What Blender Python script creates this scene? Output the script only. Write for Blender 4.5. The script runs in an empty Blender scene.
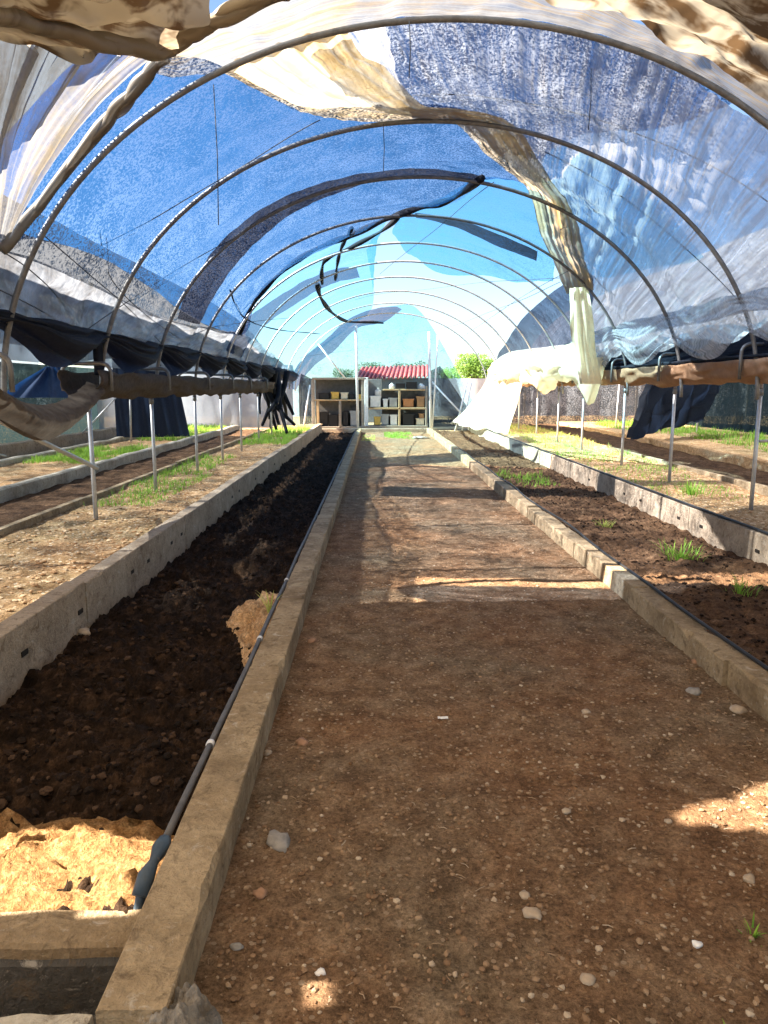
import bpy, bmesh, math, random
from mathutils import Vector, noise
R = random.Random(7)
C = bpy.context.scene.collection
sin, cos, PI = math.sin, math.cos, math.pi

# ------------------------------------------------------------------ camera
F, VX, VY, EYE = 740.0, 375.0, 388.0, 1.5
TH = math.atan((512 - VY) / F)
PS = math.atan((384 - VX) / (F / cos(TH)))
FW = Vector((sin(PS) * cos(TH), cos(PS) * cos(TH), -sin(TH)))
RT = Vector((cos(PS), -sin(PS), 0))
UP = RT.cross(FW)
CAM = Vector((0, 0, EYE))
cam = bpy.data.cameras.new('camera')
cam.sensor_fit = 'HORIZONTAL'; cam.sensor_width = 36; cam.lens = F / 768 * 36
cam.clip_start = 0.05; cam.clip_end = 500
co = bpy.data.objects.new('camera', cam); C.objects.link(co)
co.location = CAM
co.rotation_euler = FW.to_track_quat('-Z', 'Y').to_euler()
bpy.context.scene.camera = co

def ray(px, py):
    return RT * ((px - 384) / F) + UP * ((512 - py) / F) + FW
def onY(px, py, Y):
    d = ray(px, py); return CAM + d * (Y / d.y)
def onX(px, py, X):
    d = ray(px, py); return CAM + d * (X / d.x)
def onZ(px, py, z=0.0):
    d = ray(px, py); return CAM + d * ((z - EYE) / d.z)

# the tunnel's elliptical vault
CX, AA, BB, Z0 = 0.59, 3.45, 2.73, 1.38
HOOPS = [5.81, 7.87, 9.84, 11.94, 14.1, 16.1, 18.3, 20.9, 23.8, 26.9]
def vault(phi, Y, off=0.0):
    return Vector((CX + (AA + off) * sin(phi), Y, Z0 + (BB + off) * cos(phi)))
def on_vault(px, py, off=0.0):
    d = ray(px, py); a, b = AA + off, BB + off
    ox, oz = CAM.x - CX, CAM.z - Z0
    qa = (d.x / a) ** 2 + (d.z / b) ** 2
    qb = 2 * (ox * d.x / a ** 2 + oz * d.z / b ** 2)
    qc = (ox / a) ** 2 + (oz / b) ** 2 - 1
    t = (-qb + math.sqrt(qb * qb - 4 * qa * qc)) / (2 * qa)
    p = CAM + d * t
    return (math.atan2((p.x - CX) / a, (p.z - Z0) / b), p.y)

# ------------------------------------------------------------------ materials
def nodes(name):
    m = bpy.data.materials.new(name); m.use_nodes = True
    nt = m.node_tree; nt.nodes.clear()
    out = nt.nodes.new('ShaderNodeOutputMaterial')
    return m, nt, out
def N(nt, t, **kw):
    n = nt.nodes.new(t)
    for k, v in kw.items():
        if k.startswith('i_'):
            key = k[2:]
            key = int(key) if key.isdigit() else key.replace('_', ' ')
            n.inputs[key].default_value = v
        else: setattr(n, k, v)
    return n
def col(c): return (c[0], c[1], c[2], 1)
def ramp(nt, fac, stops):
    r = nt.nodes.new('ShaderNodeValToRGB')
    e = r.color_ramp.elements
    while len(e) < len(stops): e.new(0.5)
    for k, (p, c) in enumerate(stops):
        e[k].position = p
        e[k].color = col(c) if not isinstance(c, (int, float)) else (c, c, c, 1)
    nt.links.new(fac, r.inputs[0])
    return r.outputs[0]
def coords(nt, scale=(1, 1, 1), uv=False):
    t = N(nt, 'ShaderNodeTexCoord'); mp = N(nt, 'ShaderNodeMapping')
    mp.inputs['Scale'].default_value = scale
    nt.links.new(t.outputs['UV' if uv else 'Object'], mp.inputs[0])
    return mp.outputs[0]
def tex(nt, vec, scale, detail=4, rough=.55, dist=0):
    n = N(nt, 'ShaderNodeTexNoise'); n.inputs['Scale'].default_value = scale
    n.inputs['Detail'].default_value = detail; n.inputs['Roughness'].default_value = rough
    n.inputs['Distortion'].default_value = dist
    nt.links.new(vec, n.inputs['Vector']); return n.outputs['Fac']
def mixc(nt, fac, a, b, mode='MIX'):
    m = N(nt, 'ShaderNodeMix', data_type='RGBA', blend_type=mode)
    for s, v in ((0, fac), (6, a), (7, b)):
        if hasattr(v, 'links'): nt.links.new(v, m.inputs[s])
        else: m.inputs[s].default_value = v if s == 0 else col(v)
    return m.outputs[2]
def bump(nt, h, strength, dist):
    b = N(nt, 'ShaderNodeBump'); b.inputs['Strength'].default_value = strength
    b.inputs['Distance'].default_value = dist
    nt.links.new(h, b.inputs['Height']); return b.outputs[0]
def math2(nt, op, a, b):
    m = N(nt, 'ShaderNodeMath', operation=op)
    for s, v in ((0, a), (1, b)):
        if hasattr(v, 'links'): nt.links.new(v, m.inputs[s])
        else: m.inputs[s].default_value = v
    return m.outputs[0]
def finish(nt, out, colour, rough=.9, nrm=None, metal=0, spec=.25, trans=None):
    p = N(nt, 'ShaderNodeBsdfPrincipled')
    if hasattr(colour, 'links'): nt.links.new(colour, p.inputs['Base Color'])
    else: p.inputs['Base Color'].default_value = col(colour)
    p.inputs['Roughness'].default_value = rough; p.inputs['Metallic'].default_value = metal
    p.inputs['Specular IOR Level'].default_value = spec
    if nrm is not None: nt.links.new(nrm, p.inputs['Normal'])
    if trans:
        t = N(nt, 'ShaderNodeBsdfTranslucent'); t.inputs[0].default_value = col(trans[0])
        mx = N(nt, 'ShaderNodeMixShader'); mx.inputs[0].default_value = trans[1]
        nt.links.new(p.outputs[0], mx.inputs[1]); nt.links.new(t.outputs[0], mx.inputs[2])
        nt.links.new(mx.outputs[0], out.inputs[0])
    else: nt.links.new(p.outputs[0], out.inputs[0])

def earth(name, stops, scale=1.0, fine=60, bstr=.6, bdist=.02, grit=None, stops2=None):
    """granular ground: broad patches of colour, fine grains, pale pebble flecks"""
    m, nt, out = nodes(name); v = coords(nt)
    big = tex(nt, v, .9 * scale, 5, .6, .3); mid = tex(nt, v, 9 * scale, 6, .7, .2); fin = math2(nt, 'ADD', math2(nt, 'MULTIPLY', tex(nt, v, fine, 5, .75), .6), math2(nt, 'MULTIPLY', tex(nt, v, fine * 2.6, 4, .8), .4))
    c = ramp(nt, mid, stops)
    if stops2:
        c2 = ramp(nt, mid, stops2); c = mixc(nt, ramp(nt, big, [(.42, 0.0), (.62, 1.0)]), c, c2)
    sp = ramp(nt, fin, [(.34, .25), (.5, .95), (.66, 1.7)])
    c = mixc(nt, 1.0, c, sp, 'MULTIPLY')
    h = math2(nt, 'ADD', fin, math2(nt, 'MULTIPLY', mid, 1.5))
    if grit:
        vo = N(nt, 'ShaderNodeTexVoronoi'); vo.inputs['Scale'].default_value = grit[1]
        nt.links.new(v, vo.inputs['Vector'])
        wn = N(nt, 'ShaderNodeTexWhiteNoise'); nt.links.new(vo.outputs['Position'], wn.inputs['Vector'])
        pick = math2(nt, 'GREATER_THAN', wn.outputs['Value'], grit[2])
        near = math2(nt, 'LESS_THAN', vo.outputs['Distance'], .38)
        k = math2(nt, 'MULTIPLY', pick, near)
        c = mixc(nt, k, c, grit[0])
        h = math2(nt, 'ADD', h, math2(nt, 'MULTIPLY', k, .6))
    finish(nt, out, c, .95, bump(nt, h, bstr, bdist), spec=.1)
    return m
def concrete(name, a, b, stain=(.12, .09, .06), amount=.35):
    m, nt, out = nodes(name); v = coords(nt)
    n4 = tex(nt, v, 14, 5, .75, .6)
    n1 = tex(nt, v, 3, 6, .65, .4); n2 = tex(nt, v, 45, 4, .7); n3 = tex(nt, v, 1.3, 5, .7, .8)
    c = ramp(nt, n1, [(.3, a), (.7, b)])
    c = mixc(nt, ramp(nt, n3, [(.52, 0.0), (.7, amount)]), c, stain)
    c = mixc(nt, .5, c, ramp(nt, n2, [(.3, .55), (.65, 1.2)]), 'MULTIPLY')
    c = mixc(nt, ramp(nt, n4, [(.54, 0.0), (.66, .7)]), c, stain)
    c = mixc(nt, ramp(nt, n4, [(.32, .5), (.42, 0.0)]), c, (.50, .47, .42))
    finish(nt, out, c, .9, bump(nt, math2(nt, 'ADD', n2, math2(nt, 'ADD', n1, n4)), .8, .015), spec=.15)
    return m
def plain(name, a, b=None, rough=.6, metal=0, scale=8, bstr=.15, spec=.3, trans=None):
    m, nt, out = nodes(name); v = coords(nt)
    n1 = tex(nt, v, scale, 5, .65, .3)
    b = b or tuple(x * .7 for x in a)
    finish(nt, out, ramp(nt, n1, [(.3, b), (.65, a)]), rough, bump(nt, n1, bstr, .01), metal, spec, trans)
    return m
def wood(name, a, b):
    m, nt, out = nodes(name); v = coords(nt, (1, 1, 8))
    n1 = tex(nt, v, 5, 6, .7, 1.0)
    finish(nt, out, ramp(nt, n1, [(.3, b), (.7, a)]), .85, bump(nt, n1, .3, .01))
    return m
def net(name, thread, glow, tint, cover=(.30, .62), scale=42, uvweave=None):
    """woven shade net: grains of thread (scattering and letting light through) over open holes tinted by the finer yarn"""
    m, nt, out = nodes(name); v = coords(nt)
    n1 = tex(nt, v, scale, 3, .8, .2); n2 = tex(nt, v, 2.2, 4, .6, .6)
    k = ramp(nt, math2(nt, 'ADD', n1, math2(nt, 'MULTIPLY', math2(nt, 'SUBTRACT', n2, .5), .35)), [(cover[0], 1.0), (cover[1], 0.0)])
    d = N(nt, 'ShaderNodeBsdfDiffuse'); d.inputs[0].default_value = col(thread)
    t = N(nt, 'ShaderNodeBsdfTranslucent'); t.inputs[0].default_value = col(glow)
    a = N(nt, 'ShaderNodeMixShader'); a.inputs[0].default_value = .5
    nt.links.new(d.outputs[0], a.inputs[1]); nt.links.new(t.outputs[0], a.inputs[2])
    tr = N(nt, 'ShaderNodeBsdfTransparent'); tr.inputs[0].default_value = col(tint)
    x = N(nt, 'ShaderNodeMixShader')
    nt.links.new(k, x.inputs[0]); nt.links.new(tr.outputs[0], x.inputs[1]); nt.links.new(a.outputs[0], x.inputs[2])
    nt.links.new(x.outputs[0], out.inputs[0])
    return m
def film(name, white, tan, tint, dense=(.25, .7), tanr=(.5, .7), su=40, sv=3, gloss=.06, base=.0):
    """clouded plastic film: pleat streaks along V, tan dirt, mostly see-through between"""
    m, nt, out = nodes(name); v = coords(nt, (su, sv, 1), uv=True); w = coords(nt)
    s1 = tex(nt, v, 1, 4, .65, .5); b1 = tex(nt, w, 1.6, 5, .65, .8); f1 = tex(nt, w, 30, 3, .7)
    s2 = tex(nt, coords(nt, (su * .35, sv * .6, 1), uv=True), 1, 3, .6, .7)
    c = mixc(nt, ramp(nt, math2(nt, 'ADD', math2(nt, 'MULTIPLY', s2, .6), math2(nt, 'MULTIPLY', b1, .4)), [(tanr[0], 0.0), (tanr[1], 1.0)]), white, tan)
    k = math2(nt, 'ADD', math2(nt, 'MULTIPLY', s1, .6), math2(nt, 'ADD', math2(nt, 'MULTIPLY', b1, .25), math2(nt, 'MULTIPLY', f1, .15)))
    k = ramp(nt, k, [(dense[0], base), (dense[1], 1.0)])
    d = N(nt, 'ShaderNodeBsdfDiffuse'); t = N(nt, 'ShaderNodeBsdfTranslucent')
    nt.links.new(c, d.inputs[0]); nt.links.new(c, t.inputs[0])
    a = N(nt, 'ShaderNodeMixShader'); a.inputs[0].default_value = .6
    nt.links.new(d.outputs[0], a.inputs[1]); nt.links.new(t.outputs[0], a.inputs[2])
    tr = N(nt, 'ShaderNodeBsdfTransparent'); tr.inputs[0].default_value = col(tint)
    x = N(nt, 'ShaderNodeMixShader')
    nt.links.new(k, x.inputs[0]); nt.links.new(tr.outputs[0], x.inputs[1]); nt.links.new(a.outputs[0], x.inputs[2])
    g = N(nt, 'ShaderNodeBsdfGlossy'); g.inputs['Roughness'].default_value = .35
    nt.links.new(bump(nt, s1, .5, .02), g.inputs['Normal'])
    y = N(nt, 'ShaderNodeMixShader'); y.inputs[0].default_value = gloss
    nt.links.new(x.outputs[0], y.inputs[1]); nt.links.new(g.outputs[0], y.inputs[2])
    nt.links.new(y.outputs[0], out.inputs[0])
    return m
M = {}
M['path'] = earth('path_gravel', [(.28, (.11, .060, .032)), (.5, (.235, .135, .075)), (.72, (.38, .245, .145))], .8, 55, .9, .03,
                  ((.36, .27, .19), 46, .88), [(.28, (.10, .07, .044)), (.5, (.20, .148, .097)), (.72, (.34, .265, .185))])
M['soil'] = earth('dark_compost', [(.3, (.006, .004, .003)), (.52, (.018, .011, .0075)), (.75, (.065, .040, .026))], 1, 38, .9, .03,
                  None, [(.3, (.008, .005, .003)), (.5, (.028, .016, .009)), (.75, (.11, .062, .034))])
M['soil_brown'] = earth('brown_compost', [(.3, (.035, .02, .012)), (.52, (.10, .056, .032)), (.75, (.2, .125, .075))], 1, 42, .9, .03,
                  None, [(.3, (.05, .028, .016)), (.5, (.13, .075, .042)), (.75, (.25, .16, .095))])
M['gravel'] = earth('side_gravel', [(.28, (.20, .10, .045)), (.5, (.40, .24, .12)), (.72, (.60, .42, .26))], 1, 48, .8, .025,
                  ((.62, .50, .36), 30, .8), [(.28, (.15, .10, .04)), (.5, (.33, .23, .12)), (.72, (.52, .40, .25))])
M['sand'] = earth('pale_sunlit_earth', [(.28, (.34, .18, .08)), (.5, (.56, .35, .18)), (.72, (.72, .52, .32))], 1.5, 50, .8, .02)  # pale tone puts the sunlit look into the colour
M['sand_orange_lit'] = earth('sunlit_orange_sand', [(.28, (.16, .075, .026)), (.5, (.36, .20, .085)), (.72, (.52, .34, .17))], 2.5, 50, 1, .03)  # bright orange carries the near sun patch in the soil colour
M['kerb'] = concrete('kerb_concrete', (.19, .135, .08), (.42, .33, .215), (.10, .07, .045), .5)
M['kerb_grey'] = concrete('mortar_grey', (.16, .145, .13), (.32, .295, .26))
M['wall'] = concrete('wall_concrete', (.27, .21, .155), (.42, .345, .265), (.12, .08, .05), .45)
M['wall_dark'] = concrete('dark_concrete', (.05, .048, .046), (.105, .10, .095))  # head wall's stepped front, darker than its coping
M['wall_white'] = concrete('limed_concrete', (.33, .30, .25), (.54, .50, .42), (.15, .12, .085), .6)
M['hole'] = plain('weep_hole_dark', (.02, .015, .012), rough=1)
M['steel'] = plain('galvanised_steel', (.50, .51, .52), (.34, .35, .36), .45, .55, 12, .1)
M['steel_dark'] = plain('weathered_steel', (.20, .21, .22), (.11, .115, .12), .55, .5, 12, .1)
M['white_pipe'] = plain('white_paint_pipe', (.72, .73, .74), (.55, .56, .58), .5)
M['pvc'] = plain('grey_pvc', (.12, .12, .125), (.06, .06, .065), .6)
M['hose'] = plain('black_hose', (.02, .02, .022), (.012, .012, .013), .5)
M['tape'] = plain('blue_grey_tape', (.06, .09, .13), (.03, .045, .06), .5)
M['wire'] = plain('dark_wire', (.05, .06, .08), rough=.7)
M['blue_net'] = net('blue_shade_net', (.008, .024, .065), (.014, .055, .16), (.56, .62, .74), (.455, .575), 46)
M['blue_net_double'] = net('double_shade_net', (.025, .028, .035), (.05, .055, .075), (.18, .20, .25), (.47, .66), 34)
M['cyan_net'] = net('light_blue_net', (.03, .12, .22), (.04, .22, .42), (.42, .72, .92), (.28, .52), 50)
M['pale_net'] = net('pale_blue_net', (.08, .18, .26), (.12, .28, .42), (.54, .82, .95), (.24, .50), 40)
M['grey_net'] = net('grey_shade_net', (.03, .033, .038), (.08, .09, .11), (.40, .42, .46), (.45, .58), 32)
M['violet_net'] = net('grey_violet_net', (.04, .045, .07), (.09, .105, .16), (.25, .30, .40), (.38, .62), 50)
M['black_net'] = net('black_shade_net', (.010, .016, .020), (.015, .03, .036), (.13, .18, .21), (.50, .74), 30)
M['navy'] = plain('navy_net_folds', (.018, .022, .032), (.008, .01, .016), .8, 0, 30, .4, .2, ((.03, .05, .1), .25))
M['blue_cloth'] = plain('blue_tarp', (.02, .05, .13), (.01, .025, .07), .7, 0, 20, .3, .2, ((.02, .08, .25), .3))
M['grey_cloth'] = plain('grey_brown_cloth', (.12, .10, .085), (.06, .052, .045), .9, 0, 22, .4, .1, ((.12, .10, .08), .25))
M['tan_cloth'] = plain('tan_gutter_plastic', (.46, .30, .19), (.28, .17, .10), .7, 0, 10, .3, .2, ((.6, .36, .2), .4))
M['film'] = film('clouded_film', (0.400, 0.424, 0.464), (0.368, 0.328, 0.272), (.50, .59, .72), (.36, .62), (.58, .75), 150, 2.2, .07, .10)
M['film_low'] = film('net_backed_film', (0.208, 0.232, 0.280), (0.080, 0.084, 0.096), (.34, .41, .50), (.32, .62), (.42, .62), 120, 7, .06, .25)
M['film_fan'] = film('pleated_film', (.20, .205, .215), (.20, .165, .11), (.30, .42, .66), (.40, .60), (.5, .7), 18, .5, .04, .18)
M['film_tan'] = film('yellowed_film', (0.272, 0.264, 0.248), (0.240, 0.172, 0.088), (.48, .52, .58), (.28, .60), (.46, .66), 34, 1.2, .04, .30)
M['film_streak'] = film('streaked_film', (.22, .23, .245), (.26, .205, .125), (.46, .52, .60), (.30, .62), (.47, .60), 2.5, 30, .04, .28)
M['film_sash'] = film('tan_sash_film', (.38, .35, .30), (.46, .32, .15), (.50, .54, .60), (.1, .42), (.40, .60), 2.5, 18, .03, .62)
M['film_dirty'] = film('dirt_caked_film', (.38, .33, .25), (.10, .06, .03), (.40, .37, .32), (.1, .42), (.48, .56), 12, 14, .04, .62)
M['film_white'] = film('bright_white_film', (.90, .82, .64), (.86, .70, .38), (.9, .9, .9), (.1, .5), (.55, .8), 14, 3, .04, .5)
M['film_far'] = film('textured_pale_film', (.13, .16, .20), (.10, .12, .15), (.52, .60, .70), (.34, .62), (.5, .75), 40, 30, .05, .3)
M['film_cover'] = film('added_shade_cover', (.26, .235, .20), (.185, .15, .10), (.4, .38, .34), (.1, .4), (.5, .7), 20, 3, .02, .72)  # for the added, unseen cover that shades the near ground
M['screen_white'] = film('milky_side_film', (.22, .26, .32), (.2, .22, .25), (.45, .55, .7), (.2, .6), (.7, .9), 6, 4, .05, .55)
M['fence'] = plain('grey_fence_sheet', (.62, .66, .70), (.48, .52, .56), .8, 0, 3)
M['red_roof'] = plain('red_roof_sheet', (.46, .085, .075), (.34, .06, .055), .6, 0, 3)
M['shed_wall'] = plain('grey_shed_wall', (.22, .22, .22), (.14, .14, .14), .9)
M['board'] = wood('grey_board', (.34, .30, .25), (.20, .17, .14))
M['board_tan'] = wood('tan_board', (.46, .34, .2), (.30, .21, .12))
M['panel'] = plain('dark_back_panel', (.13, .13, .13), (.08, .08, .08), .9)
for n_, a_ in dict(black=(.018, .019, .022), white=(.72, .74, .74), yellow=(.62, .42, .10), cream=(.68, .62, .48), orange=(.50, .22, .09), brown=(.38, .22, .11), grey=(.34, .36, .37), green=(.03, .12, .07)).items():
    M[n_] = plain('plastic_' + n_, a_, tuple(x * .8 for x in a_), .55, 0, 6, .05)
M['paper'] = plain('white_scrap', (.85, .85, .85), rough=.7)
M['bark'] = plain('brown_bark', (.10, .07, .045), rough=.95)
def leafmat(name, a, b):
    m, nt, out = nodes(name); g = N(nt, 'ShaderNodeNewGeometry')
    finish(nt, out, ramp(nt, g.outputs['Random Per Island'], [(0, a), (1, b)]), .6, None, 0, .25, (tuple(x * 1.3 for x in b), .35))
    return m
M['grass'] = leafmat('green_blades', (.07, .20, .02), (.26, .44, .06))
M['grass_dry'] = leafmat('yellowing_blades', (.20, .30, .05), (.50, .52, .14))
M['leaf'] = leafmat('tree_leaves', (.07, .17, .03), (.20, .33, .07))
M['leaf_dark'] = leafmat('dark_tree_leaves', (.03, .06, .03), (.08, .13, .06))
def stonemat(name, stops):
    m, nt, out = nodes(name); g = N(nt, 'ShaderNodeNewGeometry')
    finish(nt, out, ramp(nt, g.outputs['Random Per Island'], stops), .9, None, 0, .15)
    return m
M['pebbles'] = stonemat('mixed_pebbles', [(0, (.12, .07, .04)), (.5, (.22, .14, .085)), (.85, (.31, .225, .15)), (1, (.42, .35, .27))])
M['clods'] = stonemat('compost_clods', [(0, (.008, .005, .003)), (.7, (.024, .014, .009)), (1, (.07, .042, .026))])
M['chips'] = stonemat('straw_chips', [(0, (.28, .15, .07)), (.6, (.48, .31, .17)), (1, (.66, .50, .32))])
M['stone'] = plain('pale_stone', (.42, .34, .26), (.28, .22, .16), .9, 0, 25, .3)
M['stone_red'] = plain('reddish_stone', (.34, .2, .13), (.22, .13, .08), .9, 0, 25, .3)
M['stone_grey'] = plain('grey_stone', (.30, .28, .26), (.18, .17, .16), .9, 0, 25, .3)
M['hill'] = plain('hazy_hill', (.10, .15, .15), (.07, .11, .11), 1, 0, .2)

# ------------------------------------------------------------------ mesh helpers
class MB:
    def __init__(s): s.v = []; s.f = []; s.uv = None
    def box(s, lo, hi):
        b = len(s.v)
        for z in (lo[2], hi[2]):
            for x, y in ((lo[0], lo[1]), (hi[0], lo[1]), (hi[0], hi[1]), (lo[0], hi[1])): s.v.append((x, y, z))
        for q in ((0, 3, 2, 1), (4, 5, 6, 7), (0, 1, 5, 4), (1, 2, 6, 5), (2, 3, 7, 6), (3, 0, 4, 7)): s.f.append([b + i for i in q])
        return s
    def tube(s, pts, r, seg=8, caps=True):
        pts = [Vector(p) for p in pts]; n = len(pts); b = len(s.v)
        prev = None
        for i, p in enumerate(pts):
            t = (pts[min(i + 1, n - 1)] - pts[max(i - 1, 0)]).normalized()
            if prev is None:
                ref = Vector((0, 0, 1)) if abs(t.z) < .9 else Vector((0, 1, 0))
                prev = (ref - t * ref.dot(t)).normalized()
            else: prev = (prev - t * prev.dot(t)).normalized()
            w = t.cross(prev); rr = r(i / max(1, n - 1)) if callable(r) else r
            for k in range(seg):
                a = 2 * PI * k / seg
                s.v.append(p + prev * (rr * cos(a)) + w * (rr * sin(a)))
        for i in range(n - 1):
            for k in range(seg):
                k2 = (k + 1) % seg
                s.f.append([b + i * seg + k, b + i * seg + k2, b + (i + 1) * seg + k2, b + (i + 1) * seg + k])
        if caps:
            s.f.append([b + k for k in reversed(range(seg))]); s.f.append([b + (n - 1) * seg + k for k in range(seg)])
        return s
    def grid(s, P, closed=False):
        """P[i][j] points"""
        b = len(s.v); ni, nj = len(P), len(P[0])
        for row in P: s.v.extend(row)
        if s.uv is None: s.uv = {}
        for i in range(ni):
            for j in range(nj): s.uv[b + i * nj + j] = (i / (ni - 1), j / (nj - 1))
        for i in range(ni - 1):
            for j in range(nj - 1): s.f.append([b + i * nj + j, b + i * nj + j + 1, b + (i + 1) * nj + j + 1, b + (i + 1) * nj + j])
        return s
    def rock(s, c, r, flat=.7, rnd=R, sub=1):
        ph = rnd.random() * 100
        base = ICO2 if sub == 2 else ICO1
        b = len(s.v); rot = rnd.random() * 6.28
        sx, sy = r * rnd.uniform(.7, 1.2), r * rnd.uniform(.7, 1.2)
        for v in base[0]:
            k = 1 + .5 * noise.noise(Vector(v) * 1.4 + Vector((ph, ph * .7, ph * .3))) + .3 * noise.noise(Vector(v) * 3.1 + Vector((ph, ph, ph)))
            x, y, z = v[0] * sx * k, v[1] * sy * k, v[2] * r * flat * k
            s.v.append((c[0] + x * cos(rot) - y * sin(rot), c[1] + x * sin(rot) + y * cos(rot), c[2] + z))
        s.f.extend([[b + i for i in f] for f in base[1]])
        return s
    def blade(s, p, h, w, lean, az, rnd=R):
        b = len(s.v); d = Vector((cos(az), sin(az), 0)); q = Vector((-sin(az), cos(az), 0)) * w
        p = Vector(p)
        for t in (0, .4, .75):
            c = p + d * (lean * t * t * h) + Vector((0, 0, h * t * (1 - .25 * lean * t)))
            k = 1 - t * .6
            s.v.append(c - q * k); s.v.append(c + q * k)
        s.v.append(p + d * (lean * h) + Vector((0, 0, h * (1 - .25 * lean))))
        s.f += [[b, b + 1, b + 3, b + 2], [b + 2, b + 3, b + 5, b + 4], [b + 4, b + 5, b + 6]]
        return s
    def build(s, name, mat, parent=None, smooth=False, bevel=0, loc=None):
        me = bpy.data.meshes.new(name)
        me.from_pydata([tuple(v) for v in s.v], [], s.f)
        if s.uv:
            ul = me.uv_layers.new(name='UVMap')
            for l in me.loops: ul.data[l.index].uv = s.uv.get(l.vertex_index, (0, 0))
        if not isinstance(mat, (list, tuple)): mat = [mat]
        for m_ in mat: me.materials.append(m_)
        if smooth:
            for p in me.polygons: p.use_smooth = True
        o = bpy.data.objects.new(name, me); C.objects.link(o)
        if parent is not None:
            o.parent = parent
        if bevel:
            bv = o.modifiers.new('bevel', 'BEVEL'); bv.width = bevel; bv.segments = 2; bv.limit_method = 'ANGLE'
        return o
def _ico(sub):
    bm = bmesh.new(); bmesh.ops.create_icosphere(bm, subdivisions=sub, radius=1)
    vs = [tuple(v.co) for v in bm.verts]; fs = [[v.index for v in f.verts] for f in bm.faces]; bm.free(); return vs, fs
ICO1, ICO2 = _ico(1), _ico(2)
def tag(o, label, cat, group=None, kind=None):
    o['label'] = label; o['category'] = cat
    if group: o['group'] = group
    if kind: o['kind'] = kind
    return o
def struct(o): o['kind'] = 'structure'; return o
def empty(name, loc, label, cat, group=None, kind=None):
    o = bpy.data.objects.new(name, None); o.location = loc; o.empty_display_size = .1; C.objects.link(o)
    return tag(o, label, cat, group, kind)
def rel(mb, loc):
    l = Vector(loc); mb.v = [Vector(v) - l for v in mb.v]; return mb
def nz(x, y, z=0.0): return noise.noise(Vector((x, y, z)))
def fbm(x, y, oct=4, h=.9):
    return noise.fractal(Vector((x, y, 3.3)), h, 2.1, oct)

# resampling of control polylines
def interp(pts, t):
    n = len(pts) - 1; s = min(max(t * n, 0), n - 1e-9); i = int(s); u = s - i
    g = lambda k: pts[min(max(k, 0), n)]
    p0, p1, p2, p3 = g(i - 1), g(i), g(i + 1), g(i + 2)
    r = []
    for a, b, c, d in zip(p0, p1, p2, p3):
        r.append(.5 * (2 * b + (c - a) * u + (2 * a - 5 * b + 4 * c - d) * u * u + (3 * b - a - 3 * c + d) * u ** 3))
    return tuple(r)
def bay_sag(Y):
    for a, b in zip(HOOPS[:-1], HOOPS[1:]):
        if a <= Y <= b: return sin(PI * (Y - a) / (b - a)) ** 2
    return 0.0
def sheet(name, mat, edge_a, edge_b, label, cat, off=.06, nu=90, nv=40, sag=.10, wrinkle=.02, wfreq=(3, 3), pleat=0, npl=20, fan=0, seed=0, group=None, mode='px', parent=None, extra=None):
    """a cloth on the vault between two edges; each edge a list of points (px seen from the eye, or (angle, distance)); pleats run from edge a to edge b"""
    A = [on_vault(*p, off) for p in edge_a] if mode == 'px' else edge_a
    B = [on_vault(*p, off) for p in edge_b] if mode == 'px' else edge_b
    P = []
    for i in range(nu + 1):
        u = i / nu; a = interp(A, u); b = interp(B, u); row = []
        for j in range(nv + 1):
            v = j / nv
            ph, Y = a[0] + (b[0] - a[0]) * v, a[1] + (b[1] - a[1]) * v
            o = off - sag * bay_sag(Y)
            o += wrinkle * (fbm(ph * 3 * wfreq[0] + seed, Y * wfreq[1], 4))
            if pleat:
                w = noise.noise(Vector((u * npl, v * .8, seed))) + .5 * noise.noise(Vector((u * npl * 2.3, v * 1.1, seed + 5)))
                o += pleat * w * (1 - fan * (1 - v))
            if extra: o += extra(u, v, ph, Y)
            row.append(vault(ph, Y, o))
        P.append(row)
    o = MB().grid(P).build(name, mat, parent, True)
    if parent is None: tag(o, label, cat, group)
    return o
def vault_line(pts, off, n=60):
    A = [on_vault(*p, off) for p in pts]
    return [vault(*interp(A, i / n), off) for i in range(n + 1)]

# ------------------------------------------------------------------ ground, path, beds
def geo_rows(y0, y1, n):
    k = (y1 / y0) ** (1 / n); return [y0 * k ** i for i in range(n + 1)]
def field(x0, x1, rows, nx, zf):
    return MB().grid([[Vector((x0 + (x1 - x0) * j / nx, y, zf(x0 + (x1 - x0) * j / nx, y))) for j in range(nx + 1)] for y in rows])
YE = 25.8                                   # where the beds end
KL0, KL1 = -.63, -.47                        # kerb left of the path
KR0, KR1 = 1.80, 1.95
WL0, WL1 = -1.97, -1.85                      # bed wall on the left
WR0, WR1 = 3.24, 3.36
def path_z(x, y): return .010 * fbm(x * 2, y * 2) + .008 * fbm(x * 14, y * 14, 3) - .02
struct(field(KL1 - .02, KR0 + .02, [(-3 + .2 * i) for i in range(21)] + geo_rows(1.2, YE, 330), 150, path_z).build('path', M['path'], None, True))
def bedl_z(x, y):
    h = .05 * fbm(x * 1.6 + 9, y * 1.6) + .045 * fbm(x * 6, y * 6, 5, .5) + .022 * fbm(x * 22, y * 22, 3, .5)
    return h - .03 + .05 * max(0, min(1, (x + 1.0) * 1.6)) * max(0, min(1, (9 - y) / 4))
def bedr_z(x, y): return .03 + .035 * fbm(x * 1.4 + 3, y * 1.4) + .03 * fbm(x * 7, y * 7, 4, .6) + .012 * fbm(x * 24, y * 24, 3)
tag(field(WL1 - .03, KL0 + .03, geo_rows(1.88, YE, 330), 110, bedl_z).build('bed_soil', M['soil'], None, True),
    'dark lumpy compost filling the bed left of the central path', 'soil', kind='stuff')
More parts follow.
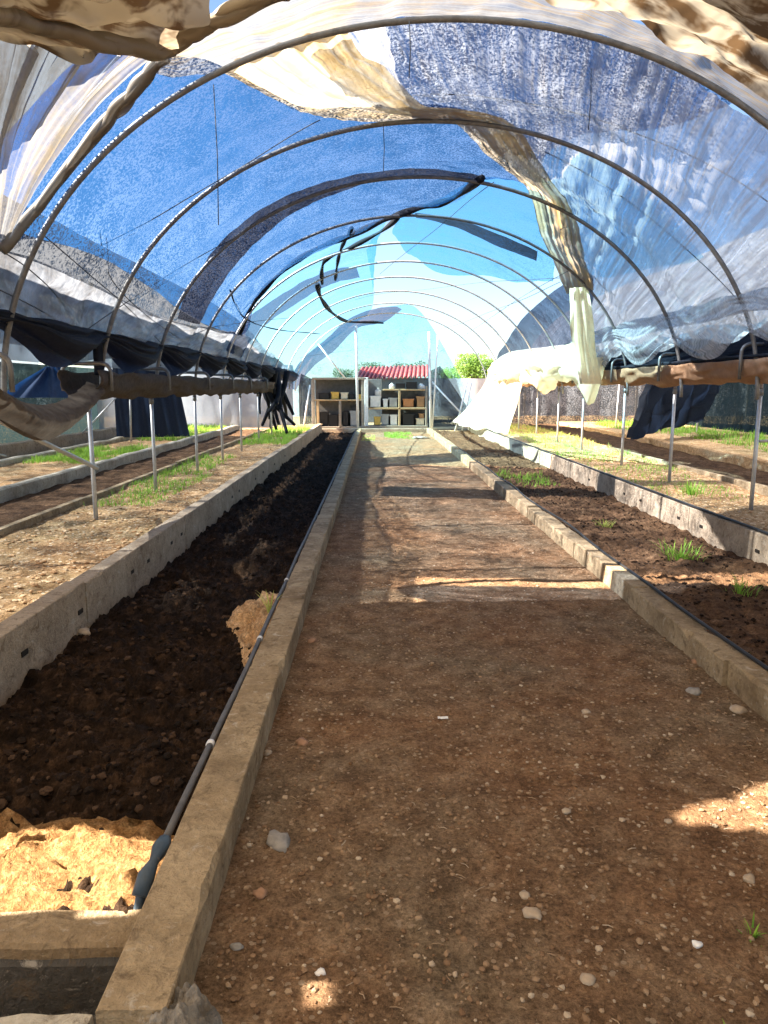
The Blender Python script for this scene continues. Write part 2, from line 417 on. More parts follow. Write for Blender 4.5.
tag(field(KR1 - .03, WR0 + .03, geo_rows(1.0, YE, 330), 100, bedr_z).build('bed_soil', M['soil_brown'], None, True),
    'brown compost filling the bed right of the central path', 'soil', kind='stuff')
def gl_z(x, y): return .17 + .02 * fbm(x * 1.2, y * 1.2) + .016 * fbm(x * 9, y * 9, 3)
def gr_z(x, y): return .17 + .14 * max(0, min(1, (y - 9) / 9)) + .02 * fbm(x * 1.2, y * 1.2) + .014 * fbm(x * 9, y * 9, 3)
struct(field(-3.42, WL0 + .02, geo_rows(3, YE + 2, 170), 70, gl_z).build('ground', M['gravel'], None, True))
struct(field(WR1 - .02, 4.95, geo_rows(2, YE + 2, 190), 70, gr_z).build('ground', M['gravel'], None, True))
def gl2_z(x, y): return .08 + .03 * fbm(x * 1.5, y * 1.5) + .02 * fbm(x * 7, y * 7, 3)
tag(field(-4.72, -3.40, geo_rows(4.5, YE, 120), 40, gl2_z).build('bed_soil', M['soil_brown'], None, True),
    'brown compost in the second bed, beyond the left row of posts', 'soil', kind='stuff')
struct(field(-6.45, -4.8, geo_rows(5, YE + 1, 110), 40, gl_z).build('ground', M['gravel'], None, True))
struct(field(-7.5, -6.5, geo_rows(6, YE + 1, 80), 24, gl2_z).build('ground', M['soil_brown'], None, True))
struct(field(-10.5, -7.55, geo_rows(6, YE + 8, 60), 24, lambda x, y: gl_z(x, y) + .05).build('ground', M['gravel'], None, True))
tag(field(4.98, 6.3, geo_rows(2.5, YE, 130), 40, lambda x, y: gr_z(x, y) - .05 + .03 * fbm(x * 6, y * 6)).build('bed_soil', M['soil_brown'], None, True),
    'brown compost in the second bed, beyond the right row of posts', 'soil', kind='stuff')
struct(field(6.38, 12.5, geo_rows(3, YE + 6, 110), 60, lambda x, y: gr_z(x, y) + .02).build('ground', M['gravel'], None, True))
def far_z(x, y): return -.06 + .02 * fbm(x, y, 3)
struct(MB().grid([[Vector((x, y, -.07 + .01 * fbm(x, y, 2))) for x in [-60 + 3 * i for i in range(41)]] for y in [24.5 + 2.5 * k for k in range(30)]]).build('ground', M['gravel'], None, True))
struct(MB().box((-40, -12, -1.0), (40, 26, -.62)).build('ground', M['gravel']))

def blocks(name, x0, x1, cuts, z0, z1, mat, label, cat, jit=.006, chip=.012, seed=1, holes=None, face=1, kind='thing', xdrift=None):
    """a run of cast concrete: one part per section, edges chipped and uneven"""
    r = random.Random(seed); root = empty(name, ((x0 + x1) / 2, cuts[0], z0), label, cat, None, kind)
    for a, b in zip(cuts[:-1], cuts[1:]):
        dx, dz = r.uniform(-jit, jit), r.uniform(-jit, jit); n = max(6, int((b - a) / (.06 if a < 6 else .2))); prof = []
        ph = r.random() * 50
        for i in range(n + 1):
            y = a + .004 + (b - a - .008) * i / n
            e = lambda k: chip * max(-.3, 2.2 * nz(y * 5 + k * 17 + ph, k, 0.5) + .8 * nz(y * 17 + k * 9, k, 2) - .25)
            c1, c2, t = max(.004, e(1)), max(.004, e(2)), .3 * e(3)
            prof.append([Vector((x0 + dx, y, z0)), Vector((x0 + dx, y, z1 + dz - c1 * 1.2)), Vector((x0 + dx + c1, y, z1 + dz + t * .3)),
                         Vector((x1 + dx - c2, y, z1 + dz + t * .3)), Vector((x1 + dx, y, z1 + dz - c2 * 1.4)), Vector((x1 + dx, y, z0))])
        m = MB(); b0 = 0
        m.grid(prof)
        m.uv = None
        m.f.append([0, 5, 4, 3, 2, 1][::-1]); k = n * 6; m.f.append([k, k + 1, k + 2, k + 3, k + 4, k + 5][::-1])
        rel(m, root.location).build('section', mat, root)
    if holes:
        fx = x1 if face > 0 else x0
        for (y, z, s) in holes:
            m = MB()
            # a slot sunk into the face, a rim of mortar round it
            m.box((fx - .004, y - s, z - s * .42), (fx + .003, y + s, z + s * .42)) if face > 0 else m.box((fx - .003, y - s, z - s * .42), (fx + .004, y + s, z + s * .42))
            o = rel(m, root.location).build('weep_hole', M['hole'], root); o['label'] = 'dark weep hole'
    return root
def cuts(a, b, step, seed, grow=0):
    r = random.Random(seed); c = [a]
    while c[-1] < b - step * .7: c.append(c[-1] + step * r.uniform(.8, 1.2) * (1 + grow * c[-1]))
    c[-1] = b; return c
blocks('concrete_kerb', KL0, KL1, [1.46, 3.55, 4.75, 5.5, 8.0, 11.5, 16, 21, YE], -.25, .12, M['kerb'], 'low worn concrete kerb on the left edge of the central path', 'kerb', .004, .026, 3)
blocks('concrete_kerb', KR0, KR1, [.9, 2.2, 3.6, 5.0, 6.55, 7.3, 8.6, 10.2, 12, 14.2, 17, 20, 23, YE], -.25, .12, M['kerb'], 'low concrete kerb of short sections on the right edge of the path', 'kerb', .012, .026, 5)
hl = [(y, .12 + .03 * nz(y * 3, 1), .034) for y in (2.9, 3.75, 4.5, 5.5, 5.9, 6.6, 6.95, 8.2, 8.6, 9.5, 10.0, 11.4, 12.2, 13.6, 15.2)]
blocks('retaining_wall', WL0, WL1, [2.2, 4.6, 7.1, 9.3, 12, 15, 19, YE], -.3, .28, M['wall'], 'concrete retaining wall along the outer side of the left bed', 'wall', .006, .012, 8, hl, 1)
hr = [(y, .14 + .03 * nz(y * 3, 7), .034) for y in (6.1, 7.2, 7.75, 8.9, 9.5, 11.1, 13, 14.5, 16.2)]
blocks('retaining_wall', WR0, WR1, [1.8, 3.6, 5.75, 7.5, 9.9, 12.2, 15, 18.5, 22, YE], -.3, .29, M['wall'], 'concrete retaining wall with a hose on top along the right bed', 'wall', .006, .012, 9, hr, -1)
blocks('bed_edging', -3.46, -3.38, cuts(4.5, YE, 3.5, 2), -.1, .235, M['kerb'], 'thin pale edging strip just behind the left row of posts', 'edging', .01, .01, 12)
def rough_wall(x0, x1, y0, y1, z0, z1, mat, name, label, seed):
    P = []
    n = int((y1 - y0) / .16)
    for i in range(n + 1):
        y = y0 + (y1 - y0) * i / n; w = .05 * nz(y * .8, seed) + .02 * nz(y * 3, seed); h = .03 * nz(y * 1.3, seed + 3)
        P.append([Vector((x0 + w, y, z0)), Vector((x0 + w, y, z1 + h - .02)), Vector((x0 + w + .03, y, z1 + h)), Vector((x1 + w - .03, y, z1 + h)), Vector((x1 + w, y, z1 + h - .02)), Vector((x1 + w, y, z0))])
    m = MB().grid(P); k = n * 6
    m.uv = None
    m.f += [[0, 1, 2, 3, 4, 5], [k + 5, k + 4, k + 3, k + 2, k + 1, k]]
    return tag(m.build(name, mat), label, 'wall', kind='thing')
rough_wall(-4.84, -4.7, 5, YE, -.1, .25, M['wall_white'], 'retaining_wall', 'rough whitewashed low wall across the second left bed', 1)
rough_wall(-6.55, -6.42, 7, YE, -.1, .27, M['wall_white'], 'retaining_wall', 'rough whitewashed low wall, farther of the two on the left', 4)
rough_wall(-7.6, -7.48, 7, YE + 3, -.1, .38, M['wall'], 'retaining_wall', 'grey concrete low wall below the dark net on the far left', 6)
blocks('bed_edging', 4.93, 5.0, cuts(5.5, YE, 3.5, 22), -.1, .27, M['kerb'], 'thin grey edging strip just behind the right row of posts', 'edging', .01, .008, 14)
rough_wall(6.28, 6.42, 3, YE, -.1, .36, M['sand'], 'retaining_wall', 'pale sunlit earth bank beyond the second right bed', 11)

# head wall across the near end of the left bed, with its step
hw = empty('head_wall', (-1.24, 1.75, -.5), 'dark concrete wall closing the near end of the left bed', 'wall', None, 'thing')
def slab(x0, x1, prof, n, mat, nm, seed, amp=.008):
    P = []
    for i in range(n + 1):
        x = x0 + (x1 - x0) * i / n
        P.append([Vector((x, y + amp * nz(x * 6, k, seed), z + amp * nz(x * 7, k + 5, seed))) for k, (y, z) in enumerate(prof)])
    m = MB().grid(P); m.uv = None; q = len(prof)
    m.f += [list(range(q)), [n * q + k for k in reversed(range(q))]]
    return rel(m, hw.location).build(nm, mat, hw)
slab(-1.97, KL0 - .002, [(1.93, -.5), (1.93, .005), (1.925, .015), (1.80, .015), (1.79, .005), (1.775, -.5)], 30, M['kerb'], 'coping', 3)
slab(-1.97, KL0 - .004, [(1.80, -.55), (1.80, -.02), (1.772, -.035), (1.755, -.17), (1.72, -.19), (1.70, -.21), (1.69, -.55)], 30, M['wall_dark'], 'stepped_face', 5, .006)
m = MB()
P = []
for i in range(40):
    x = -1.5 + .9 * i / 39; w = .012 * nz(x * 9, 4); P.append([Vector((x, 1.49 + w, -.5)), Vector((x, 1.49 + w, -.135 + w)), Vector((x, 1.44 + w, -.13)), Vector((x, 1.2, -.13)), Vector((x, 1.2, -.5))])
m.grid(P)
m.uv = None
m.v = [v + Vector((-.05, 0, onY(35, 1014, 1.46).z + .105)) if v.z > -.4 else v for v in m.v]
m.f += [[0, 1, 2, 3, 4], [39 * 5 + k for k in (4, 3, 2, 1, 0)]]
tag(m.build('concrete_slab', M['wall_white']), 'concrete slab edge in front of the dark wall, painted pale as if sunlit', 'slab', kind='thing')  # sunlight on this edge is put into its pale colour
# crumbled lump at the kerb's near end
P = []
for i in range(41):
    d_ = i / 40; row = []
    for k in range(91):
        a_ = 2 * PI * (k % 90) / 90; e_ = 1 + .3 * nz(cos(a_) * 2, sin(a_) * 2, 5)
        x_, y_ = -.455 + .115 * d_ * e_ * cos(a_), 1.475 + .115 * d_ * e_ * sin(a_)
        row.append(Vector((x_, y_, -.03 + .165 * (1 - d_ ** 4) * (.85 + .3 * nz(x_ * 16, y_ * 16, 1)) + .03 * nz(x_ * 42, y_ * 42, 2) + .014 * nz(x_ * 95, y_ * 95, 3))))
    P.append(row)
m = MB().grid(P); m.uv = None
tag(m.build('mortar_lump', M['kerb_grey'], None, True), 'crumbly grey mortar lump at the near end of the left kerb', 'rubble')

# scattered matter
def scatter(name, mat, n, x0, x1, y0, y1, zf, r0, r1, label, cat, seed, flat=.6, pw=2.0, skip=None):
    r = random.Random(seed); m = MB()
    for k in range(n):
        y = y0 * (y1 / y0) ** (r.random() ** .9); x = r.uniform(x0, x1); s = r0 + (r1 - r0) * r.random() ** pw
        if skip and skip(x, y): continue
        m.rock((x, y, zf(x, y) + s * .2), s, flat, r, 2 if s > .016 and y < 7 else 1)
    return tag(m.build(name, mat), label, cat, kind='stuff')
scatter('pebbles', M['pebbles'], 13000, KL1 + .01, KR0 - .01, 1.35, 11, path_z, .002, .012, 'small pebbles strewn over the central gravel path', 'pebbles', 1, .6, 3)
scatter('soil_clods', M['clods'], 7000, WL1 + .02, KL0 - .03, 1.95, 14, bedl_z, .003, .022, 'crumbled dark clods on the left bed', 'soil', 2, .7, 3.2, lambda x, y: y < 2.5 and R.random() < .93)
scatter('soil_clods', M['clods'], 3600, KR1 + .02, WR0 - .02, 3, 18, bedr_z, .004, .018, 'crumbled dark clods on the right bed', 'soil', 3, .7, 2.5)
scatter('wood_chips', M['chips'], 3600, -3.3, WL0, 3.5, 18, gl_z, .006, .022, 'straw coloured chips on the strip along the left posts', 'chips', 5, .4)
scatter('wood_chips', M['chips'], 2600, WR1 + .02, 4.8, 6, 20, gr_z, .006, .022, 'straw coloured chips on the strip along the right posts', 'chips', 6, .4)
r_ = random.Random(31); m = MB()
for k in range(1100):
    y = 1.4 * (9 / 1.4) ** (r_.random() ** .9); x = r_.uniform(KL1 + .02, KR0 - .02); a = r_.random() * 6.28; L = r_.uniform(.004, .017); z = path_z(x, y) + .004
    m.tube([(x - L * cos(a), y - L * sin(a), z), (x + .004 * sin(a), y, z + .003), (x + L * cos(a), y + L * sin(a), z)], r_.uniform(.0008, .002), 4)
tag(m.build('straw_litter', M['pebbles']), 'bits of straw and twig littering the central path', 'litter', kind='stuff')
# single stones one can point to (photo position -> ground)
def stone(px, py, rp, mat, label, zf, sub=2, fl=.5):
    p = onZ(px, py, 0); p = onZ(px, py, zf(p.x, p.y)); r = rp * (p - CAM).length / F
    m = MB().rock((0, 0, 0), r, fl, random.Random(int(px * 7 + py)), sub)
    o = m.build('stone', mat, None, True); o.location = (p.x, p.y, zf(p.x, p.y) + r * fl * .3)
    return tag(o, label, 'stone', 'loose stones on the ground')
for a in [(277, 842, 13, 'stone_grey', 'flat grey stone beside the left kerb, largest on the path'),
          (533, 915, 8, 'stone', 'round tan stone low on the path, above the oblong one'), (588, 981, 8, 'stone', 'oblong tan stone near the bottom edge of the path'),
          (525, 896, 5, 'stone', 'small tan stone just above the round tan stone'), (566, 813, 5, 'stone', 'small pale stone in the middle of the path beyond the round stone'),
          (694, 692, 6, 'stone_grey', 'grey stone near the right kerb'), (738, 711, 6, 'stone', 'tan stone at the foot of the right kerb'),
          (696, 662, 5, 'stone_red', 'reddish stone farther along the right kerb'), (749, 880, 6, 'stone', 'tan stone at the right edge near the sunlit gravel'),
          (668, 822, 4, 'stone', 'tiny stone at the tip of the sunlit gravel'), (302, 743, 6, 'stone_red', 'reddish stone by the left kerb beyond the flat grey one'),
          (312, 641, 5, 'stone_red', 'small reddish stone beside the far run of the left kerb'), (268, 755, 4, 'stone', 'pale pebble against the left kerb'),
          (321, 972, 5, 'paper', 'whitish stone in the sun fleck on the path'), (697, 946, 4, 'paper', 'tiny white stone low on the path'), (237, 949, 5, 'stone_grey', 'bluish grey stone by the near end of the left kerb'),
          (261, 895, 8, 'stone_red', 'brown stone close to the near left kerb'), (586, 712, 4, 'stone', 'small buff stone in the middle right of the path')]:
    stone(a[0], a[1], a[2], M[a[3]], a[4], path_z)
stone(84, 634, 7, M['stone'], 'pale stone on dark compost below the left wall', bedl_z)
stone(22, 884, 5, M['stone'], 'pale pebble in the sunlit corner of the left bed', bedl_z)
p = onZ(443, 716, 0)
m = MB().grid([[Vector(((i - 3) * .008, (j - 2) * .006, .006 + .004 * nz(i * .7, j * .7))) for j in range(5)] for i in range(7)])
o = m.build('paper_scrap', M['paper'], None, True); o.location = (p.x, p.y, path_z(p.x, p.y) + .002); tag(o, 'small white scrap lying in the middle of the path', 'scrap')
# sandy crust in the left bed, sunlit patches put into its bright colours
def crust(pts, label, h, seed, mat):
    cx = sum(p[0] for p in pts) / len(pts); cy = sum(p[1] for p in pts) / len(pts); P = []
    nr, na = 14, 60
    for i in range(nr + 1):
        row = []; t = i / nr
        for k in range(na + 1):
            q = interp(pts + [pts[0]], (k % na) / na); x, y = cx + (q[0] - cx) * t, cy + (q[1] - cy) * t
            x += .03 * t * nz(x * 9, y * 9, seed); y += .05 * t * nz(x * 8, y * 8, seed + 3)
            x = min(x, KL0 - .006); y = max(y, 1.935)
            z = bedl_z(x, y) + h * (1 - t ** 4) * (.7 + .9 * nz(x * 6, y * 6, seed) + .3 * nz(x * 20, y * 20, seed)) - (.02 if t == 1 else 0)
            row.append(Vector((x, y, max(z, bedl_z(x, y) - .02))))
        P.append(row)
    m = MB().grid(P); m.uv = None
    return tag(m.build('sunlit_crust', mat, None, True), label, 'soil', kind='stuff')
crust([(-.64, 3.95), (-.64, 4.9), (-.72, 5.4), (-.86, 5.2), (-.98, 4.9), (-1.0, 4.75), (-.86, 4.4), (-.74, 3.95)], 'crumbling crust against the kerb in the left bed, a sunlit patch put into its pale colour', .05, 2, M['sand'])
crust([(-.64, 1.94), (-.64, 2.35), (-.8, 2.45), (-1.1, 2.5), (-1.5, 2.45), (-1.82, 2.35), (-1.82, 1.94), (-1.2, 1.93)], 'sandy soil at the near end of the left bed, a sun patch put into its bright orange', .06, 6, M['sand_orange_lit'])

# grass and weeds
def grass(pts, n, h, mat, label, zf, spread=1.0, name='grass', seed=0, kind='stuff', cat='grass'):
    r = random.Random(seed); m = MB(); xs = [p[0] for p in pts]; ys = [p[1] for p in pts]
    def inside(x, y):
        c = False; j = len(pts) - 1
        for i in range(len(pts)):
            if (ys[i] > y) != (ys[j] > y) and x < (xs[j] - xs[i]) * (y - ys[i]) / (ys[j] - ys[i]) + xs[i]: c = not c
            j = i
        return c
    k = t = 0; n = int(n * 1.5)
    while k < n and t < n * 40:
        t += 1; x, y = r.uniform(min(xs), max(xs)), r.uniform(min(ys), max(ys))
        if not inside(x, y) or nz(x * 2.2, y * 1.4, seed) < -.12 + r.uniform(-.2, .2): continue
        k += 1; m.blade((x, y, zf(x, y) - .01), h * .75 * r.uniform(.3, 1.15) * (.6 + .8 * abs(nz(x * 3, y * 2, seed + 9))), .003 + h * .015, r.uniform(.1, .9), r.random() * 6.28, r)
    return tag(m.build(name, mat), label, cat, kind=kind)
G = lambda pxs, z: [tuple(onZ(x, y, z)[:2]) for x, y in pxs]
def rect(x0, x1, y0, y1): return [(x0, y0), (x1, y0), (x1, y1), (x0, y1)]
grass(rect(-6.3, -4.95, 13.2, 16.5), 2400, .22, M['grass'], 'bright green grass strip left of the second white wall', gl_z, seed=1)
grass(rect(-3.35, -2.5, 8.3, 11.5), 800, .16, M['grass'], 'green grass growing near the second and third left posts', gl_z, seed=2)
grass(rect(-3.4, -2.7, 11.5, 14.5), 600, .18, M['grass'], 'weeds around the fourth left post', gl_z, seed=3)
grass(rect(-3.3, -2.05, 17.5, 25), 2200, .26, M['grass'], 'green grass at the far end of the left strip', gl_z, seed=4)
grass(rect(-6.3, -4.9, 19, 26), 1800, .3, M['grass'], 'green grass in front of the milky side film', gl_z, seed=5)
grass(rect(3.4, 4.7, 8.6, 11.5), 420, .12, M['grass'], 'short green grass at the second right post', gr_z, seed=6)
grass(rect(3.4, 4.9, 11.5, 14.5), 700, .14, M['grass'], 'green grass between the third and fourth right posts', gr_z, seed=7)
grass(rect(3.45, 4.9, 15, 24), 2200, .18, M['grass_dry'], 'yellowing sunlit grass along the far right strip', gr_z, seed=8)
grass(rect(7.5, 9.5, 14, 19.5), 1800, .3, M['grass'], 'tall green grass in front of the black net on the right', gr_z, seed=9)
grass(rect(7.0, 9.2, 19.5, 25), 1800, .32, M['grass'], 'green grass beyond the sunlit bank on the right', gr_z, seed=10)
grass(rect(.3, 1.2, 22.3, 25.6), 900, .16, M['grass'], 'green grass on the path in front of the shelves', path_z, seed=11)
grass(rect(-.4, .0, 21.5, 24), 260, .12, M['grass_dry'], 'sparse grass on the path beside the far left kerb', path_z, seed=12)
def tuft(px, py, zf, n, h, label, mat='grass', seed=0, spread=.12):
    p = onZ(px, py, .05); r = random.Random(seed); m = MB()
    for k in range(n):
        a, d = r.random() * 6.28, spread * r.random() ** 1.5
        m.blade((d * cos(a), d * sin(a), 0), h * r.uniform(.5, 1.1), .003 + h * .012, r.uniform(.3, 1.0), a + r.uniform(-.6, .6), r)
    o = m.build('weed_tuft', M[mat]); o.location = (p.x, p.y, zf(p.x, p.y) - .01)
    return tag(o, label, 'weed', 'weed tufts')
tuft(681, 556, bedr_z, 90, .2, 'bright green weed tuft in the right bed near the wall', seed=1, spread=.2)
tuft(740, 592, bedr_z, 40, .16, 'small weed tuft in the nearest part of the right bed', seed=2)
grass(rect(1.98, 2.85, 11.0, 12.6), 260, .2, M['grass'], 'wide green weed patch halfway along the right bed', bedr_z, seed=23)
tuft(604, 524, bedr_z, 70, .10, 'thin dry weed in the right bed before the shade line', 'grass_dry', seed=4, spread=.1)
tuft(756, 912, path_z, 16, .05, 'tiny green sprout at the right edge of the path', seed=5, spread=.04)
tuft(735, 1018, path_z, 14, .04, 'tiny green sprout at the bottom of the path', seed=6, spread=.03)
tuft(690, 505, gr_z, 90, .2, 'green weed tuft growing behind the right retaining wall', seed=7, spread=.35)
tuft(270, 612, bedl_z, 6, .28, 'single dry stalk leaning by the left kerb', 'grass_dry', seed=8, spread=.02)

# hoses and pipes
pts = [Vector((KL0 - .025 + .012 * nz(y * .7, 1), y, .105 + .01 * nz(y * .9, 4))) for y in [2.02 + .25 * i for i in range(95)]]
ph = empty('irrigation_pipe', pts[0], 'thin dark irrigation pipe along the left kerb, its end taped', 'pipe')
rel(MB().tube(pts, .0125, 10), ph.location).build('pipe', M['pvc'], ph, True)
m = MB()
e0 = pts[0]
m.tube([e0 + Vector((.0, .10, .0)), e0 + Vector((.0, .06, .003)), e0 + Vector((-.004, .0, 0)), e0 + Vector((-.012, -.05, -.01)), e0 + Vector((-.02, -.09, -.05))], lambda t: .022 + .008 * sin(t * 9), 10)
m.tube([e0 + Vector((-.008, -.02, .0)), e0 + Vector((-.022, -.07, -.05)), e0 + Vector((-.036, -.10, -.13)), e0 + Vector((-.045, -.115, -.20))], lambda t: .018 - .008 * t, 8)
o = rel(m, ph.location).build('tape_wrap', M['tape'], ph, True); o['label'] = 'dusty blue grey tape wrapped around the pipe end'
for y in (2.75, 4.0, 5.3):
    q = interp([tuple(v) for v in pts], (y - 2.02) / (.25 * 94))
    rel(MB().tube([Vector(q) - Vector((0, .012, 0)), Vector(q) + Vector((0, .012, 0))], .017, 10), ph.location).build('collar', M['white_pipe'], ph, True)
def hose(name, pts, r, mat, label):
    return tag(MB().tube(pts, r, 8).build(name, mat, None, True), label, 'hose')
hose('garden_hose', [Vector((KR1 - .02 + .05 * nz(y * .6, 2) + .01 * sin(y * 2), y, .137 + .004 * nz(y, 9))) for y in [1.6 + .2 * i for i in range(78)]], .011, M['hose'], 'black hose lying on the right kerb of the path')
hose('garden_hose', [Vector((WR0 + .025 + .02 * nz(y * .7, 5), y, .302 + .004 * nz(y, 3))) for y in [2.2 + .2 * i for i in range(105)]], .014, M['hose'], 'black hose running along the top of the right retaining wall')

# ------------------------------------------------------------------ tunnel frame
ORD = ['nearest', 'second', 'third', 'fourth', 'fifth', 'sixth', 'seventh', 'eighth', 'ninth', 'farthest']
for k, Y in enumerate(HOOPS):
    pts = [vault(-PI / 2 + PI * i / 64, Y) for i in range(65)]
    pts = [Vector((CX - AA, Y, Z0 + .0))] + pts + [Vector((CX + AA, Y, Z0))]
    l = {0: 'nearest', 9: 'farthest'}.get(k)
    lab = (f'{l} of the bent steel hoops arching over the tunnel' if l else f'{ORD[k]} bent steel hoop arching over the tunnel, counted from the front')
    r = .024 if k < 3 else .021
    tag(MB().tube(pts[1:-1], r, 8).build('arch_hoop', M['steel_dark'] if k < 4 else M['steel'], None, True), lab, 'hoop', 'arch hoops')
XL, XR = CX - AA - .0, CX + AA + .1
def post(x, Y, zb, zt, side, label, ztop, thick=.022):
    e = empty('support_post', (x, Y, zb), label, 'post', side + ' posts')
    rel(MB().tube([(x, Y, -.12), (x, Y, zt)], thick, 10), e.location).build('pole', M['steel'], e, True)
    w, h = .24, ztop - zt; n = 8
    arc = [(x - w, Y, zt - .03)]
    arc += [(x - w + .09 * (1 - cos(a)), Y, ztop - .09 + .09 * sin(a)) for a in [i * PI / 2 / n for i in range(n + 1)]]
    arc += [(x + w - .09 + .09 * sin(a), Y, ztop - .09 + .09 * cos(a)) for a in [i * PI / 2 / n for i in range(n + 1)]]
    arc += [(x + w, Y, zt - .03)]
    rel(MB().tube(arc, .02, 8), e.location).build('bent_bracket', M['steel_dark'], e, True)
    rel(MB().tube([(x, Y, zt - .2), (x, Y, zt - .12)], thick + .008, 10), e.location).build('collar', M['steel_dark'], e, True)
    return e
PL = [5.45, 7.5, 9.6, 11.9, 13.9, 15.9, 18.3, 20.6, 23]
PR = [8.0, 10.3, 12.35, 14.8, 16.8, 19.0, 21.4, 23.8]
for k, Y in enumerate(PL): post(XL, Y, gl_z(XL, Y), 1.5, 'left', f'{"nearest" if k == 0 else ORD[k]} galvanised post from the front in the left row', 1.74)
for k, Y in enumerate(PR): post(XR, Y, gr_z(XR, Y), 1.62, 'right', f'{"nearest" if k == 0 else ORD[k]} galvanised post from the front in the right row', 1.96)
def bar(name, a, b, r, mat, label, cat): return tag(MB().tube([a, b], r, 8).build(name, M[mat], None, True), label, cat)
bar('brace_pipe', (XL + .045, 7.5, .70), (XL + .02, 4.9, 1.48), .022, 'steel', 'slanting steel brace leaning on the second left post', 'brace')
bar('rail_pipe', (XR + .03, 8.0, .93), (XR + 1.6, 8.0, .98), .016, 'steel', 'short horizontal rail on the nearest right post', 'rail')
# wires strung over the vault
for q, lab, off in [([(85, 255), (160, 215), (240, 168), (320, 120)], 'thin wire slanting across the blue net between the first two hoops', .03),
               ([(380, 274), (430, 234), (470, 200), (494, 182)], 'thin wire crossing the open gap under the light blue net', .0),
               ([(430, 94), (520, 102), (576, 113), (640, 135), (700, 160), (768, 202)], 'thin wire curving behind the wrinkled film on the right', .03),
               ([(545, 152), (600, 182), (650, 218), (695, 257), (744, 308)], 'thin wire slanting down behind the right film', .03),
               ([(355, 300), (420, 290), (500, 281), (560, 278)], 'taut wire across the middle of the open gap', .0),
               ([(300, 358), (360, 348), (430, 330), (500, 308), (560, 282)], 'long rising wire beside the farthest hoops', .0),
               ([(440, 352), (480, 325), (520, 298), (570, 270)], 'steep wire rising through the open gap', .0),
               ([(0, 250), (30, 270), (60, 300), (82, 338)], 'wire across the pale net at the left edge', .03),
               ([(40, 232), (90, 275), (130, 310), (170, 352)], 'wire behind the pale net near the second hoop', .03),
               ([(0, 290), (40, 310), (80, 335), (100, 352)], 'lower wire across the pale film at the left edge', .03),
               ([(100, 232), (112, 280), (150, 318), (190, 345)], 'thin wire curving down the second bay on the left', .03),
               ([(170, 350), (210, 328), (250, 322), (290, 318)], 'thin wire rising from the left eave to the far hoops', .0),
               ([(60, 350), (130, 300), (190, 262), (250, 232)], 'wire rising across the grey net band', .03)]:
    tag(MB().tube(vault_line(q, off, 24), .005, 5).build('wire', M['wire'], None, True), lab, 'wire', 'wires over the vault')
for px, y0, y1, lab in [(212, 82, 225, 'thin thread hanging from the nearest hoop on the left'), (409, 18, 78, 'thin thread hanging from the top of the nearest hoop'), (383, 122, 172, 'thin thread hanging from the top of the second hoop'), (592, 66, 130, 'thin thread hanging behind the wrinkled film')]:
    a = on_vault(px, y0); top = vault(*a, -.02); b = onY(px, y1, top.y)
    tag(MB().tube([top, Vector((top.x + .01, top.y, (top.z + b.z) / 2)), Vector((top.x, top.y, b.z))], .004, 5).build('thread', M['wire'], None, True), lab, 'thread', 'hanging threads')

# ------------------------------------------------------------------ covers of the vault
sheet('shade_net', M['blue_net'], [(8, 248), (32, 238), (110, 262), (200, 322), (240, 333), (258, 298), (310, 250), (385, 219), (432, 203), (482, 178)],
      [(150, 56), (164, 54), (185, 56), (215, 62), (260, 80), (300, 96), (345, 100), (405, 100), (475, 116), (528, 182)],
      'large dark blue shade net over the left of the tunnel', 'net', .07, 110, 60, .10, .03)
sheet('net_overlap', M['blue_net_double'], [(176, 318), (205, 262), (245, 219), (300, 188), (370, 171), (440, 170), (480, 176)],
      [(196, 323), (224, 271), (262, 231), (312, 201), (375, 181), (440, 178), (481, 180)], 'dark double band of net crossing the blue shade net', 'net', .045, 70, 6, .08, .02)
sheet('shade_net', M['grey_net'], [(-60, 205), (28, 235), (110, 262), (200, 322), (240, 333)], [(-60, 235), (30, 260), (100, 290), (165, 320), (240, 335)],
      'grey strip of netting below the dark blue net on the left', 'net', .06, 60, 14, .08, .03)
sheet('plastic_film', M['film_low'], [(-60, 225), (30, 256), (100, 287), (165, 318), (236, 332), (262, 346), (290, 372)], [(-60, 345), (20, 345), (70, 360), (130, 358), (190, 366), (240, 374), (292, 388)],
      'pale wrinkled film and net along the lower left of the tunnel', 'film', .09, 80, 26, .12, .05, (3, 2))
sheet('shade_net', M['cyan_net'], [(474, 178), (496, 177), (520, 182), (542, 194), (552, 225), (556, 277)], [(397, 218), (393, 232), (414, 256), (448, 272), (519, 280), (556, 279)],
      'bright light blue net over the top of the tunnel, right of the open gap', 'net', .07, 50, 40, .06, .02)
sheet('net_overlap', M['blue_net_double'], [(415, 213), (458, 219), (498, 233), (538, 251)], [(416, 217), (458, 226), (498, 243), (538, 259)], 'dark band of doubled net across the light blue net', 'net', .05, 30, 5, .05, .01)
sheet('shade_net', M['pale_net'], [(242, 336), (258, 300), (300, 258), (340, 237), (366, 226), (388, 217)], [(292, 384), (300, 372), (325, 345), (350, 326), (372, 306), (366, 248)],
      'pale sky blue net remnant over the left far hoops', 'net', .07, 60, 50, .05, .02)
sheet('net_strip', M['violet_net'], [(225, 350), (245, 320), (283, 292), (323, 272), (356, 266)], [(240, 358), (262, 328), (300, 300), (330, 283), (360, 278)],
      'violet grey strip of net over the sixth hoop on the left', 'net', .04, 40, 8, .03, .02)
sheet('net_strip', M['violet_net'], [(285, 388), (300, 362), (325, 340), (350, 318), (375, 308), (397, 306)], [(296, 390), (312, 368), (335, 350), (358, 328), (382, 323), (402, 309)],
      'violet grey strip of net over the last hoops, ending in a torn flap', 'net', .04, 40, 8, .02, .02)
